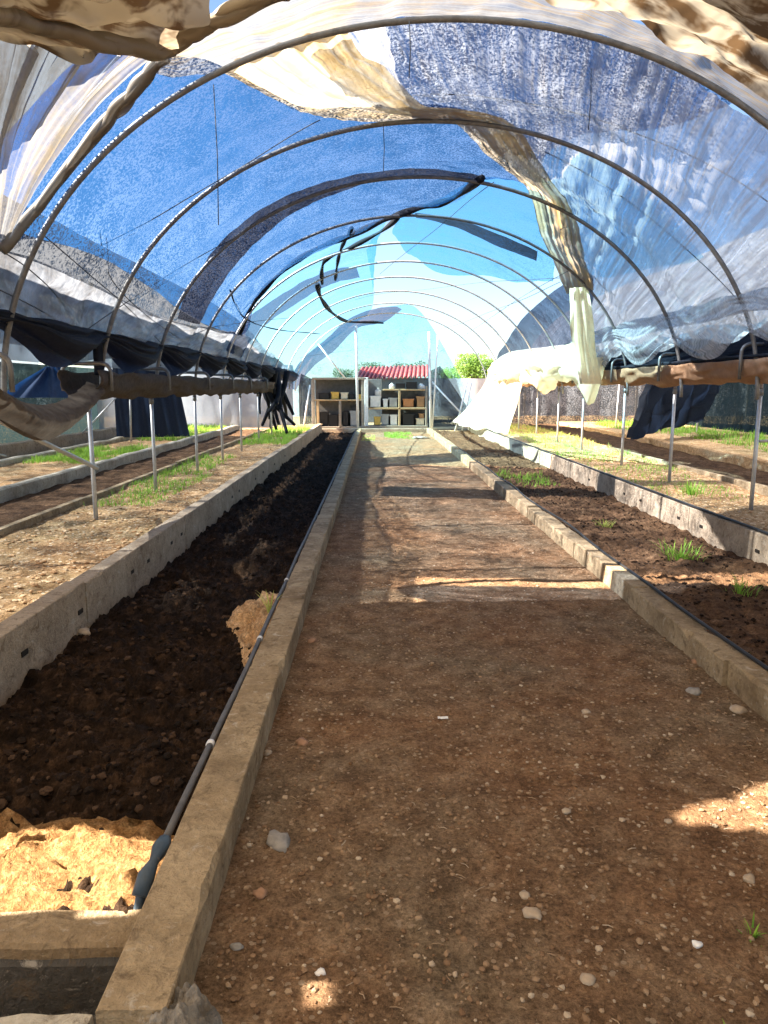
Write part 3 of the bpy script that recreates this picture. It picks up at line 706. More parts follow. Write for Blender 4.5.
# torn hems: dark ropes of rolled net
for q, lab, r in [([(482, 178), (450, 200), (420, 208), (385, 220), (352, 236)], 'dark rolled hem of the blue net along the fourth hoop', .045),
                  ([(398, 218), (380, 232), (352, 247), (328, 258), (322, 268), (322, 284)], 'dark torn hem hanging from the peak of the gap', .035),
                  ([(352, 228), (340, 252), (335, 280)], 'short dark torn strip beside the hanging hem', .03),
                  ([(317, 284), (322, 300), (335, 315), (352, 322), (383, 323)], 'curved dark torn hem over the farthest hoops', .05),
                  ([(240, 333), (256, 300), (282, 272), (318, 248), (352, 236)], 'dark hem where the blue net ends at the fourth hoop', .04),
                  ([(230, 290), (245, 318), (280, 330), (320, 334)], 'looped dark cord sagging below the pale blue net', .012)]:
    A_ = vault_line(q, .03, 40)
    tag(MB().tube(A_, lambda t, r=r: r * (1 + .3 * sin(t * 23)), 8).build('net_hem', M['navy'], None, True), lab, 'hem', 'rolled net hems')

# film over the near left: a fan of pleats, its bundled edge, the dirty folds above
sheet('plastic_film', M['film_fan'], [(-14, 240), (-9, 243), (-4, 246), (2, 247), (8, 247)], [(-70, 40), (0, 40), (50, 48), (110, 52), (164, 46)],
      'pleated white film fanning out at the upper left', 'film', -.05, 120, 50, 0, .01, pleat=.10, npl=16, fan=.8, seed=3)
Q = vault_line([(2, 250), (40, 205), (90, 142), (130, 96), (164, 58)], -.07, 50)
m = MB()
for s in range(5):
    m.tube([p + Vector((.04 * nz(i * .13, s * 3), .03 * nz(i * .11, s * 5 + 9), .04 * nz(i * .12, s * 7 + 4))) for i, p in enumerate(Q)], lambda t, s=s: .028 + .012 * sin(t * 9 + s), 7)
tag(m.build('film_bundle', M['film_tan'], None, True), 'brown gathered edge rope of the pleated film', 'film')
def fold(q_lo, q_hi, label, mat, seed, amp=.07, n=5, off=-.08, nv=46, name='plastic_film'):
    return sheet(name, mat, q_lo, q_hi, label, 'film', off, 110, nv, 0, .03, (2.5, 2), seed=seed,
                 extra=lambda u, v, ph, Y: amp * (sin(v * n * 2 * PI + 2.2 * nz(u * 5, v * 2, seed)) + .6 * nz(u * 9, v * 14, seed)))
fold([(-60, 30), (0, 40), (70, 56), (130, 60), (164, 50)], [(-60, -60), (20, -55), (100, -50), (170, -50), (260, -40)], 'dirt stained folded film sagging at the top left corner', M['film_dirty'], 2, .06, 4)
Q = vault_line([(-40, 10), (40, 24), (110, 42), (164, 52), (190, 34), (225, 14), (290, -6)], -.12, 60)
m = MB()
for s in range(6):
    m.tube([p + Vector((.05 * nz(i * .12, s * 3 + 1), .05 * nz(i * .1, s * 5 + 2), .06 * nz(i * .13, s * 7 + 8))) for i, p in enumerate(Q)], lambda t, s=s: .03 + .014 * sin(t * 11 + s), 7)
tag(m.build('film_bundle', M['film_dirty'], None, True), 'dark dirty roll of film bunched across the top left corner', 'film')
sheet('plastic_film', M['film_streak'], [(150, 74), (190, 74), (215, 72), (260, 55), (305, 40), (374, 22), (430, 15), (500, 18), (560, 26), (628, 45), (674, 64), (722, 98), (800, 155)],
      [(170, 50), (190, 34), (225, 14), (260, 2), (300, -12), (380, -30), (430, -34), (500, -34), (560, -10), (640, 22), (690, 45), (730, 68), (820, 150)],
      'streaked whitish film along the nearest hoop at the top', 'film', .07, 140, 30, 0, .03, (3, 3), pleat=.02, npl=9, seed=8)
fold([(540, -8), (600, 10), (650, 28), (700, 55), (740, 82), (830, 150)], [(560, -80), (640, -70), (720, -50), (790, -20), (850, 10), (950, 60)], 'brown stained film with dark cracks folded at the top right corner', M['film_dirty'], 9, .035, 3)
# right side film
sheet('plastic_film', M['film'], [(300, 44), (374, 22), (430, 15), (500, 18), (560, 26), (628, 45), (674, 64), (722, 98), (790, 145), (860, 230), (880, 320)],
      [(384, 108), (420, 112), (470, 122), (510, 155), (545, 192), (572, 240), (588, 290), (592, 338), (612, 340), (650, 332), (700, 322), (770, 306)],
      'large clouded film covering the right side of the tunnel', 'film', .10, 140, 70, .14, .035, (5, 5), pleat=.03, npl=26, seed=14)
sheet('shade_net', M['blue_net'], [(374, 8), (430, 2), (500, 5), (560, 13), (628, 33), (678, 54), (740, 98)], [(400, 108), (450, 114), (490, 135), (529, 165), (559, 142), (654, 121), (729, 104)],
      'blue net lying on the right film behind the nearest hoop', 'net', .16, 70, 30, .10, .03)
sheet('shade_net', M['pale_net'], [(529, 165), (559, 142), (590, 145), (640, 180), (690, 232), (708, 255)], [(529, 167), (545, 195), (560, 222), (585, 262), (594, 277), (700, 258)],
      'light blue net patch under the third hoop on the right', 'net', .16, 40, 24, .08, .02)
# tan gathered sash of film
sheet('gathered_film', M['film_sash'], [(218, 72), (262, 90), (310, 112), (350, 121), (400, 122), (448, 120), (490, 152), (522, 180), (538, 215), (548, 250), (568, 292)],
      [(345, 28), (362, 52), (384, 62), (405, 84), (430, 105), (506, 120), (540, 156), (566, 196), (580, 228), (588, 260), (594, 290)],
      'long tan gathered sash of film crossing from the nearest hoop to the third', 'film', .03, 160, 50, .05, .02, (4, 4), pleat=0, seed=5,
      extra=lambda u, v, ph, Y: .036 * noise.noise(Vector((v * 9, u * 2.2, 4))) + .012 * noise.noise(Vector((v * 22, u * 4, 8))))
# hanging tail of the sash and the heaps of film lying along the right gutter
def hang(pts, wf, label, mat, seed, nu=50, na=40, name='film_bundle'):
    P = []
    for i in range(nu + 1):
        t = i / nu; c = Vector(interp(pts, t)); w = wf(t); row = []
        for k in range(na + 1):
            a = 2 * PI * (k % na) / na; r = w * (1 + .5 * noise.noise(Vector((cos(a) * 2.2, sin(a) * 2.2, t * .8 + seed))) + .55 * noise.noise(Vector((cos(a) * 4.5, sin(a) * 4.5, t * 1.2 + seed))))
            row.append(c + Vector((r * cos(a), r * sin(a) * .8, 0)))
        P.append(row)
    return tag(MB().grid(P).build(name, mat, None, True), label, 'film')
a = vault(*on_vault(579, 288, -.05), -.05); b = onY(584, 348, a.y); c = onY(590, 384, a.y)
hang([tuple(a), tuple(a * .5 + b * .5), tuple(b), tuple(c)], lambda t: .10 + .03 * sin(PI * t) + .16 * max(0, t - .7), 'pale yellow tail of film hanging from the sash', M['film_white'], 2)
def heap(Y0, Y1, xc, zc, w, h, label, mat, seed, nu=90, na=40, name='film_heap', drip=None):
    P = []
    for i in range(nu + 1):
        t = i / nu; Y = Y0 + (Y1 - Y0) * t; env = min(1, 8 * t + .1, 8 * (1 - t) + .1); row = []
        for k in range(na + 1):
            a = 2 * PI * (k % na) / na
            r = 1 + .45 * noise.noise(Vector((cos(a) * 1.6, sin(a) * 1.6, Y * 1.3 + seed))) + .25 * noise.noise(Vector((cos(a) * 4, sin(a) * 4, Y * 3.1 + seed)))
            x = xc + w * r * cos(a) * env; z = zc + h * r * sin(a) * env
            if sin(a) < -.3 and drip: z -= drip(Y) * (-sin(a) - .3)
            row.append(Vector((x, Y, z)))
        P.append(row)
    return tag(MB().grid(P).build(name, mat, None, True), label, 'film')
heap(12.6, 24.5, XR - .28, 2.0, .34, .30, 'bright white heap of film bunched along the far right gutter', M['film_white'], 3, drip=lambda Y: .9 * max(0, 1 - abs(Y - 13.4) / .7) + .5 * max(0, 1 - abs(Y - 17.2) / 1.0))
P = []
for i in range(61):
    u = i / 60; row = []
    for j in range(31):
        v = j / 30; Y = 19 + 6.2 * u + .5 * v; x = XR - .35 - (.3 + .9 * u) * v ** 1.6 + .07 * noise.noise(Vector((u * 16, v * 2, 1)))
        row.append(Vector((x, Y + .08 * noise.noise(Vector((u * 20, v, 7))), 2.05 + .15 * nz(u * 5, 2) - 1.75 * v)))
    P.append(row)
tag(MB().grid(P).build('film_drape', M['film_white'], None, True), 'white film draped to the ground at the far right corner', 'film')
sheet('shade_net', M['violet_net'], [(496, 360), (510, 352), (535, 348), (560, 345), (590, 340)], [(500, 352), (520, 322), (545, 298), (570, 280), (592, 272)],
      'dark grey net over the right flank behind the hanging tail', 'net', .07, 40, 26, .04, .03)

# swags of dark net along the left eave and the right eave
def swag(label, x, zf, y0, y1, hgt, dep, mat, seed, n=220, m_=36, lean=.1, name='net_swag'):
    P = []
    for i in range(n + 1):
        Y = y0 + (y1 - y0) * i / n; s = bay_sag(Y); row = []; zt, zb = zf(Y, s)
        for k in range(m_ + 1):
            v = k / m_; z = zt + (zb - zt) * v
            w = sin(v * PI) * (.35 + .65 * s); f = noise.noise(Vector((Y * .5, v * 7 - s * .8, seed))) + .5 * noise.noise(Vector((Y * 1.1, v * 15 - s * 1.6, seed + 3)))
            row.append(Vector((x + dep * w + .07 * f + lean * (1 - v), Y, z + .03 * noise.noise(Vector((Y * 2, v * 3, seed))))))
        P.append(row)
    return tag(MB().grid(P).build(name, mat, None, True), label, 'net')
swag('dark navy net swags sagging between hoops along the left eave', XL, lambda Y, s: (2.06 + .02 * s, 1.95 - .27 * s ** .7), 4.2, 25.5, .3, .20, M['navy'], 2)
swag('dark net folds under the film along the right eave', XR + .02, lambda Y, s: (2.14 - .12 * s, 1.80), 6.5, 16.5, .3, -.06, M['navy'], 7, lean=-.02)
swag('bunched lower hem of the right film, scalloped between the hoops', CX + AA - .18, lambda Y, s: (2.46, 2.08 - .25 * s ** .7), 5.9, 14.4, .3, -.05, M['film'], 17, lean=-.10, name='film_hem')
# gathered net bundle hanging at the far left corner
m = MB(); rr = random.Random(12)
for k in range(16):
    a = Vector((XL + .1 + rr.uniform(-.25, .35), 20.5 + rr.uniform(-1, 1), 1.95)); b = Vector((XL + rr.uniform(-.5, 1.0), 21 + rr.uniform(-1.5, 1.5), rr.uniform(.3, 1.1)))
    mid = a * .5 + b * .5 + Vector((rr.uniform(-.15, .15), 0, -.1))
    m.tube([tuple(interp([tuple(a), tuple(mid), tuple(b)], t / 12)) for t in range(13)], lambda t: .09 - .05 * t, 7)
tag(m.build('net_bundle', M['navy'], None, True), 'tangled dark net bundle hanging at the far left corner', 'net')

# gutter cloths on the post rows
P = []
for i in range(161):
    Y = 4.2 + 3.2 * i / 160; t = (Y - 5.3) / 2.15; s = sin(PI * min(1, max(0, t))) if 0 < t < 1 else .15 * abs(nz(Y * 3, 2))
    row = []
    for k in range(31):
        v = k / 30
        zt, zb = 1.58 - .22 * s, 1.42 - .36 * s
        row.append(Vector((XL + .05 + .16 * sin(PI * v) + .03 * noise.noise(Vector((Y * 9 - v * 3, v * 2, 3))) * (1 - v * .6), Y, zt + (zb - zt) * v)))
    P.append(row)
tag(MB().grid(P).build('gutter_cloth', M['grey_cloth'], None, True), 'grey brown cloth sagging between the two nearest left posts', 'cloth')
def gutter(x, y0, y1, z0, z1, mat, label, seed, w=.2, n=240):
    P = []
    for i in range(n + 1):
        Y = y0 + (y1 - y0) * i / n; row = []
        for k in range(25):
            a = PI * k / 24 + PI; r = 1 + .22 * noise.noise(Vector((Y * 1.8, k * .35, seed)))
            row.append(Vector((x + w * cos(a) * r + .02 * nz(Y * 4, k * .5, seed), Y, z1 + (z1 - z0) * sin(a) * r * (1 + .15 * nz(Y * .9, seed)) + .025 * nz(Y * 2.5, k * .4, seed + 2))))
        P.append(row)
    o = MB().grid(P).build('gutter_cloth', mat, None, True)
    sd = o.modifiers.new('thickness', 'SOLIDIFY'); sd.thickness = .006
    return tag(o, label, 'cloth')
gutter(XL, 7.3, 20.6, 1.40, 1.66, M['grey_cloth'], 'grey brown gutter cloth slung along the left row of posts', 1)
gutter(XR, 6.2, 23.8, 1.56, 1.80, M['tan_cloth'], 'tan gutter plastic slung along the right row of posts', 5)
m = MB()
for s in range(3): m.tube([Vector((XR - .17 + .05 * nz(Y * .8, s), Y, 1.83 + .03 * nz(Y, s * 3))) for Y in [6.2 + .25 * i for i in range(64)]], .018, 7)
tag(m.build('net_roll', M['navy'], None, True), 'thin dark roll of net lying along the rim of the tan gutter', 'net')
# blue tarp flap and black drape left of the second post
P = []
for i in range(31):
    row = []
    for k in range(31):
        u, v = i / 30, k / 30
        row.append(Vector((XL - .5 + (u - .5) * (.15 + 1.0 * v) + .05 * noise.noise(Vector((u * 7, v, 2))), 7.9 + .1 * nz(u * 6, v), 1.72 - .32 * v)))
    P.append(row)
tag(MB().grid(P).build('tarp_flap', M['blue_cloth'], None, True), 'dark blue tarp flap hanging behind the left gutter', 'tarp')
P = []
for i in range(41):
    row = []
    for k in range(31):
        u, v = i / 40, k / 30
        row.append(Vector((-6.6 + 1.4 * u + .35 * u * v, 19 + .12 * noise.noise(Vector((u * 9, v * .6, 4))) + .5 * u, 2.3 - 2.05 * v)))
    P.append(row)
tag(MB().grid(P).build('net_drape', M['navy'], None, True), 'black net drape hanging to the ground on the left', 'net')
m = MB()
for s in range(5):
    m.tube([Vector((XL + .02 + .06 * nz(t, s) , 7.75 + .3 * s * .1, 1.98 - .5 * t / 10 + .02 * s)) for t in range(0, 8)], .035, 7)
tag(m.build('net_bundle', M['navy'], None, True), 'dark net tail hanging beside the second left post', 'net')

# neighbouring tunnels: side screens and their covers
def screen(name, pts, z0, z1, mat, label, cat, seed, nz_=26, nu=120, amp=.06, top=.0):
    P = []
    for i in range(nu + 1):
        u = i / nu; q = interp(pts, u) if len(pts) > 2 else tuple(a + (b - a) * u for a, b in zip(*pts)); row = []
        for k in range(nz_ + 1):
            v = k / nz_; w = amp * noise.noise(Vector((u * 22, v * 3, seed)))
            row.append(Vector((q[0] + w, q[1] + w * .7, z0 + (z1 - z0 + top * nz(u * 6, seed)) * v)))
        P.append(row)
    return tag(MB().grid(P).build(name, mat, None, True), label, cat)
screen('net_screen', [(-8.7, 7), (-8.7, 24)], .15, 2.1, M['black_net'], 'dark green black net wall on the far left', 'net', 2)
screen('film_screen', [(-8.7, 23.5), (-6, 26.2), (-2.9, 26.6)], .1, 2.3, M['screen_white'], 'milky plastic film closing the far end on the left', 'film', 4, amp=.1)
screen('net_screen', [(9.9, 9), (9.9, 23.8)], .15, 2.3, M['black_net'], 'blackish net wall on the far right', 'net', 6)
screen('net_screen', [(9.9, 23.8), (7.6, 26), (4.4, 26.6)], .15, 2.3, M['grey_net'], 'grey net wall at the far right end behind the posts', 'net', 8, amp=.12)
P = []
for i in range(41):
    row = []
    for k in range(31):
        u, v = i / 40, k / 30; row.append(Vector((6.2 + 2.6 * u - .6 * v + .1 * nz(u * 9, v * 2), 17 + 2.0 * u - .4 * v, 1.75 - 1.35 * v + .25 * u * v + .16 * noise.noise(Vector((u * 3 + v * 6, u * 8, 3))))) + Vector((.22 * noise.noise(Vector((u * 13, v * 2.5, 5))), .25 * noise.noise(Vector((u * 11, v * 2, 9))), 0)))
    P.append(row)
tag(MB().grid(P).build('net_drape', M['navy'], None, True), 'black net drape hanging in folds behind the right gutter', 'net')
def side_vault(cx, y0, y1, mat, label, off, a0, a1, seed):
    P = []
    for i in range(121):
        Y = y0 + (y1 - y0) * i / 120
        P.append([Vector((cx + (AA + off + .05 * nz(Y * 2, k * .4, seed)) * sin(a0 + (a1 - a0) * k / 40), Y, Z0 + .15 + (BB + off + .06 * nz(Y * 1.7, k * .5, seed)) * cos(a0 + (a1 - a0) * k / 40))) for k in range(41)])
    return tag(MB().grid(P).build('plastic_film', mat, None, True), label, 'film')
side_vault(CX - 2 * AA - .1, 2.5, 22, M['film_far'], 'pale film of the neighbouring tunnel on the left, seen below the swags', 0, -1.4, 1.5, 3)
side_vault(CX + 2 * AA + .2, 6, 22, M['film'], 'pale film of the neighbouring tunnel on the right', 0, -1.5, 1.4, 5)
# poles of the neighbouring tunnels
for x, Y, zt, lab in [(-8.3, 10.5, 1.5, 'grey pole before the dark net on the far left, nearest'), (-8.3, 13, 1.5, 'grey pole before the dark net on the far left, second'), (-8.3, 16, 1.5, 'grey pole before the dark net on the far left, third'), (-6.1, 18.6, 1.6, 'grey pole in front of the black drape on the left'), (8.6, 19.8, 1.6, 'leaning grey pole behind the right gutter'), (7.3, 22.5, 1.6, 'thin grey pole behind the right film heap')]:
    tag(MB().tube([(x, Y, .0), (x + .05, Y, zt)], .025, 8).build('pole', M['steel'], None, True), lab, 'pole', 'poles of the neighbouring tunnels')
for a, b, lab in [((-8.2, 10.6, 1.2), (-6.6, 13.3, .3), 'slanting brace before the dark net, nearer of two'), ((-8.2, 13.2, .5), (-7.6, 14.6, 1.4), 'short slanting brace before the dark net, farther of two'), ((-6.9, 17.6, .45), (-6.1, 18.4, 1.5), 'slanting brace at the black drape on the left'), ((-8.25, 10.5, .95), (-8.25, 16, 1.0), 'horizontal rail before the dark net on the far left')]:
    tag(MB().tube([a, b], .018, 7).build('brace_pipe', M['steel'], None, True), lab, 'brace', 'braces of the neighbouring tunnel')

# ------------------------------------------------------------------ far end
YP = 27.1
for px, p0, p1, lab in [(356, 425, 326, 'white upright pole in front of the left shelf'), (429, 420, 332, 'white upright pole at the right end of the shelves')]:
    a, b = onY(px + 2, p0, YP), onY(px, p1, YP)
    tag(MB().tube([Vector((a.x, YP, -.1)), b], .045, 8).build('end_pole', M['white_pipe'], None, True), lab, 'pole')
for (x0, y0, x1, y1), lab in [((432, 431, 438, 335), 'slim leaning pole beside the right white pole'), ((462, 431, 472, 380), 'short leaning prop at the far right corner'), ((432, 382, 478, 431), 'slanting brace behind the right white pole'), ((318, 344, 345, 378), 'slanting brace above the left shelf'), ((303, 431, 310, 385), 'leaning prop at the far left corner'), ((455, 431, 468, 380), 'steep prop by the white drape')]:
    tag(MB().tube([onY(x0, y0, YP), onY(x1, y1, YP)], .03, 7).build('brace_pipe', M['white_pipe'], None, True), lab, 'brace')
# end net, behind the shelves
YN = 30.2
lo = [(282, 426), (320, 426), (360, 426), (400, 426), (440, 426), (482, 426)]
hi = [(290, 376), (310, 352), (350, 322), (392, 306), (425, 317), (480, 414)]
P = []
for i in range(61):
    a = onY(*interp(lo, i / 60), YN); b = onY(*interp(hi, i / 60), YN)
    P.append([Vector((a.x + (b.x - a.x) * k / 30, YN + .15 * nz(i * .3, k * .2), max(-.05, a.z + (b.z - a.z) * k / 30))) for k in range(31)])
tag(MB().grid(P).build('end_net', M['pale_net'], None, True), 'pale blue net curtain closing the far end behind the shelves', 'net')
def quad(pxs, Y, mat, name, label, cat, nv=24):
    (a, b, c, d) = [onY(*p, Y) for p in pxs]; P = []
    for i in range(31):
        u = i / 30; P.append([(a + (b - a) * u) * (1 - k / nv) + (d + (c - d) * u) * (k / nv) + Vector((0, .12 * noise.noise(Vector((u * 6, k * .12, Y))), 0)) for k in range(nv + 1)])
    return tag(MB().grid(P).build(name, mat, None, True), label, cat)
quad([(428, 427), (480, 426), (440, 366), (428, 372)], 28.6, M['grey_net'], 'net_flap', 'dark grey net flap right of the shelves', 'net')
quad([(300, 427), (314, 427), (314, 380), (298, 372)], 28.6, M['grey_net'], 'net_flap', 'dark grey net flap left of the shelves', 'net')
# shelf units
YS = 28.0
S = lambda px, py: onY(px, py, YS)
def pbox(px0, py0, px1, py1, y0, y1, mb=None):
    a, b = S(px0, py1), S(px1, py0); mb = mb or MB()
    return mb.box((a.x, y0, a.z), (b.x, y1, b.z))
def unit(name, label, members):
    o = S(sum(members[0][1:3]) / 2, 427); e = empty(name, (o.x, YS, o.z), label, 'shelf')
    for nm, x0, x1, y0, y1, d0, d1, mat in members: rel(pbox(x0, y0, x1, y1, YS + d0, YS + d1), e.location).build(nm, M[mat], e, False, .01)
    return e
unit('shelf_unit', 'open grey wooden shelf with one divider, left of the white post', [
    ('top_board', 312, 366, 377.5, 379.6, -.02, .6, 'board'), ('upright', 312, 314.6, 379.6, 428, 0, .08, 'board'), ('upright', 361.5, 364, 379.6, 428, 0, .08, 'board'),
    ('shelf_board', 314.6, 361.5, 399.4, 401, 0, .58, 'board_tan'), ('divider', 339, 341.2, 401, 428, 0, .1, 'board'), ('upright', 317, 319, 401, 428, .0, .08, 'board_tan'),
    ('back_panel', 314.6, 361.5, 379.6, 428, .58, .62, 'panel'), ('base_board', 314.6, 361.5, 426.5, 429, 0, .55, 'board')])
unit('shelf_unit', 'three tier wooden shelf crowded with crates, right of the white post', [
    ('upright', 364.6, 368.2, 377.5, 429, -.02, .08, 'white_pipe'), ('upright', 398.3, 400.6, 389, 428, 0, .08, 'board_tan'), ('upright', 425.3, 427.6, 386, 428, 0, .08, 'board'),
    ('shelf_board', 383, 425.3, 389, 390.6, 0, .56, 'board_tan'), ('shelf_board', 368.2, 425.3, 407.6, 409.4, 0, .56, 'board_tan'), ('base_board', 362, 427.6, 425.6, 428.6, -.05, .56, 'board'),
    ('back_panel', 382, 427.6, 390, 428, .58, .62, 'panel'), ('side_panel', 368.2, 382, 379, 407, .50, .56, 'shed_wall')])
def crate(x0, x1, y0, y1, mat, label, d=(.08, .45), kind='crate'):
    a, b = S(x0, y1), S(x1, y0); w, h = b.x - a.x, b.z - a.z; loc = Vector(((a.x + b.x) / 2, YS + d[0], a.z + .004))
    e = empty(kind, loc, label, kind, 'goods on the far shelves'); D = d[1] - d[0]; t = min(.02, w * .08); m = MB()
    m.box((-w / 2, 0, 0), (w / 2, D, t))
    for lo_, hi_ in (((-w / 2, 0, 0), (w / 2, t, h * .86)), ((-w / 2, D - t, 0), (w / 2, D, h * .86)), ((-w / 2, 0, 0), (-w / 2 + t, D, h * .86)), ((w / 2 - t, 0, 0), (w / 2, D, h * .86))): m.box(lo_, hi_)
    m.build('body', M[mat], e)
    m = MB()
    for lo_, hi_ in (((-w / 2 - .012, -.012, h * .86), (w / 2 + .012, t, h)), ((-w / 2 - .012, D - t, h * .86), (w / 2 + .012, D + .012, h)), ((-w / 2 - .012, t, h * .86), (-w / 2 + t, D - t, h)), ((w / 2 - t, t, h * .86), (w / 2 + .012, D - t, h))): m.box(lo_, hi_)
    m.build('rim', M[mat], e)
    return e
for x0, x1, y0, y1, mat, lab in [
    (318.5, 329, 393, 399.4, 'black', 'black tray on the upper board of the left shelf'), (331, 339, 392, 399.4, 'yellow', 'mustard yellow crate on the upper board of the left shelf'),
    (340.5, 348, 392.6, 399.4, 'cream', 'cream crate beside the yellow one on the left shelf'), (349, 354.5, 394, 399.4, 'black', 'small black crate right of the cream one on the left shelf'),
    (357.5, 361.2, 394.5, 399.4, 'yellow', 'small tan crate by the white upright pole'), (320, 328, 412, 426.4, 'black', 'black crate at the bottom left of the left shelf'),
    (329, 338, 415, 426.4, 'black', 'black crate beside the divider at the bottom of the left shelf'), (342.5, 348.5, 412, 426.4, 'black', 'black crate right of the divider in the left shelf'),
    (350, 359, 411, 426.4, 'grey', 'grey wire sided crate at the bottom right of the left shelf'),
    (370, 381, 396, 407.5, 'white', 'large white crate on the middle tier beside the white post'), (383, 388, 399, 407.5, 'white', 'narrow white crate on the middle tier'),
    (389, 397.5, 398, 407.5, 'grey', 'light grey crate on the middle tier left of the tan upright'), (403, 414, 399, 407.5, 'orange', 'orange brown crate on the middle tier, left of two'),
    (416.5, 425, 396.5, 407.5, 'brown', 'brown crate on the middle tier against the right upright'), (374, 380.6, 417, 425.4, 'yellow', 'yellow crate on the bottom tier'),
    (381.6, 389, 414.5, 425.4, 'grey', 'light grey crate on the bottom tier beside the yellow one'), (390, 397.6, 415, 425.4, 'white', 'white crate on the bottom tier left of the tan upright'),
    (402.5, 414.5, 414, 425.4, 'black', 'wide black crate on the bottom tier'), (416, 424.5, 418.6, 425.4, 'cream', 'cream crate on the bottom tier at the right upright'),
    (396, 405, 383.5, 388.9, 'black', 'black crate on the top board, left of two'), (406.5, 417, 382, 388.9, 'black', 'wide black crate on the top board, right of two')]:
    crate(x0, x1, y0, y1, mat, lab)
def jug(px, py0, py1, label, w=.16):
    a, b = S(px, py1), S(px, py0); h = b.z - a.z
    e = empty('jug', (a.x, YS + .22, a.z + .004), label, 'jug', 'white jugs on the far shelves')
    prof = [(.0, 0), (w, 0), (w, h * .55), (w * .9, h * .7), (w * .35, h * .84), (w * .35, h * .88)]
    MB().grid([[Vector((r * cos(2 * PI * (k % 16) / 16), r * .8 * sin(2 * PI * (k % 16) / 16), z)) for r, z in prof] for k in range(17)]).build('body', M['white'], e, True)
    MB().tube([(0, 0, h * .86), (0, 0, h)], w * .42, 10).build('cap', M['white'], e, True)
jug(392.2, 383, 388.9, 'white jug on the top board, left of the black crates', .11); jug(421.5, 383.5, 388.9, 'white jug on the top board by the right upright', .13)
jug(378, 388, 396, 'white jug standing on the large white crate', .12)
crate(419, 424.5, 413.8, 418.5, 'brown', 'small brown carton on the cream crate at the bottom right')
# green dark trough on the left of the shelves
a = onY(303, 430, 26.6); tag(MB().box((a.x - .5, 26.4, -.05), (a.x + .55, 26.9, .16)).build('trough', M['green'], None, False, .02), 'dark green low trough in front of the left shelf corner', 'trough')
# concrete sill across the far end of the path
tag(MB().box((-1.9, 26.05, -.06), (1.9, 26.25, .09)).build('sill_beam', M['wall'], None, False, .01), 'low concrete beam across the far end of the path', 'beam', kind='thing')
p = onZ(420, 438, 0); o = MB().rock((0, 0, 0), .32, .18, random.Random(2), 2).build('stone', M['stone_grey'], None, True); o.location = (p.x, p.y, .0); tag(o, 'flat grey stone slab lying at the far end of the path', 'stone')
# shed with the red corrugated roof, behind the net
YD = 34.0
e = empty('shed', (1.0, YD, 0), 'small shed with a sloping red corrugated roof behind the far net', 'shed')
a, b = onY(352, 420, YD), onY(432, 378, YD)
rel(MB().box((a.x, YD + .3, -.1), (b.x, YD + 3, b.z)), e.location).build('wall', M['shed_wall'], e)
P = []
q0, q1, q2, q3 = onY(354, 379.5, YD), onY(431, 377, YD), onY(430, 366, YD + 3.4), onY(362, 368, YD + 3.4)
n = 180
for i in range(n + 1):
    u = i / n; P.append([(q0 + (q1 - q0) * u) * (1 - v) + (q3 + (q2 - q3) * u) * v + Vector((0, 0, .05 * sin(u * 17 * 2 * PI))) for v in (0, .5, 1)])
o = rel(MB().grid(P), e.location).build('corrugated_roof', M['red_roof'], e, True)
sd = o.modifiers.new('thickness', 'SOLIDIFY'); sd.thickness = .03
# fence beyond, trees, hills
fe = empty('fence', (12, 40, 0), 'long pale grey sheet fence beyond the far end', 'fence')
P = [[Vector((-30 + 66 * i / 200 - 12, .06 * sin(i * 1.1), z)) for z in (0, 2.0)] for i in range(201)]
MB().grid(P).build('sheeting', M['fence'], fe, True)
for x in range(-40, 26, 6): MB().box((x - .05, -.12, 0), (x + .05, -.02, 2.1)).build('fence_post', M['board'], fe)
def tree(px, py_top, px_w, Y, mat, label, n, seed, crown_h=.6):
    r = random.Random(seed); top = onY(px, py_top, Y); w = px_w * Y / F / 2; e = empty('tree', (top.x, Y, 0), label, 'tree', 'trees beyond the far end')
    h = top.z; zc = h - w * crown_h; lobes = [(Vector((r.uniform(-.6, .6) * w, r.uniform(-.4, .4) * w, zc + r.uniform(-.4, .45) * w * crown_h)), w * r.uniform(.35, .6)) for k in range(9)]
    m = MB()
    for k in range(n):
        c, rad = lobes[r.randrange(9)]; d = Vector((r.gauss(0, 1), r.gauss(0, 1), r.gauss(0, 1) * .8)).normalized() * rad * r.uniform(.7, 1.0); p = c + d
        if p.z > h: p.z = h - r.random() * .3
        s = w * .055; u = Vector((r.gauss(0, 1), r.gauss(0, 1), r.gauss(0, 1))).normalized(); v = u.orthogonal().normalized(); b_ = len(m.v)
        m.v += [p - u * s, p + v * s * .5, p + u * s, p - v * s * .5]; m.f.append([b_, b_ + 1, b_ + 2, b_ + 3])
    m.build('crown', M[mat], e)
    m = MB().tube([(0, 0, -.2), (.1, 0, zc * .5), (0, 0, zc)], lambda t: w * .09 * (1 - .5 * t), 8)
    for c, rad in lobes[:5]: m.tube([(0, 0, zc * .6), tuple(c)], lambda t: w * .04 * (1 - .7 * t), 6)
    m.build('trunk', M['bark'], e, True)
tree(474, 354, 52, 55, 'leaf', 'sunlit yellow green tree above the pale fence', 3000, 3)
tree(370, 362, 34, 48, 'leaf_dark', 'dark tree behind the left end of the red roof', 1600, 5)
tree(408, 360, 40, 50, 'leaf_dark', 'dark tree behind the right end of the red roof', 1600, 7)
tree(345, 367, 26, 46, 'leaf_dark', 'dark tree above the left shelf', 1300, 9)
tree(452, 366, 30, 60, 'leaf', 'smaller green tree left of the yellow green one', 1300, 11)
P = []
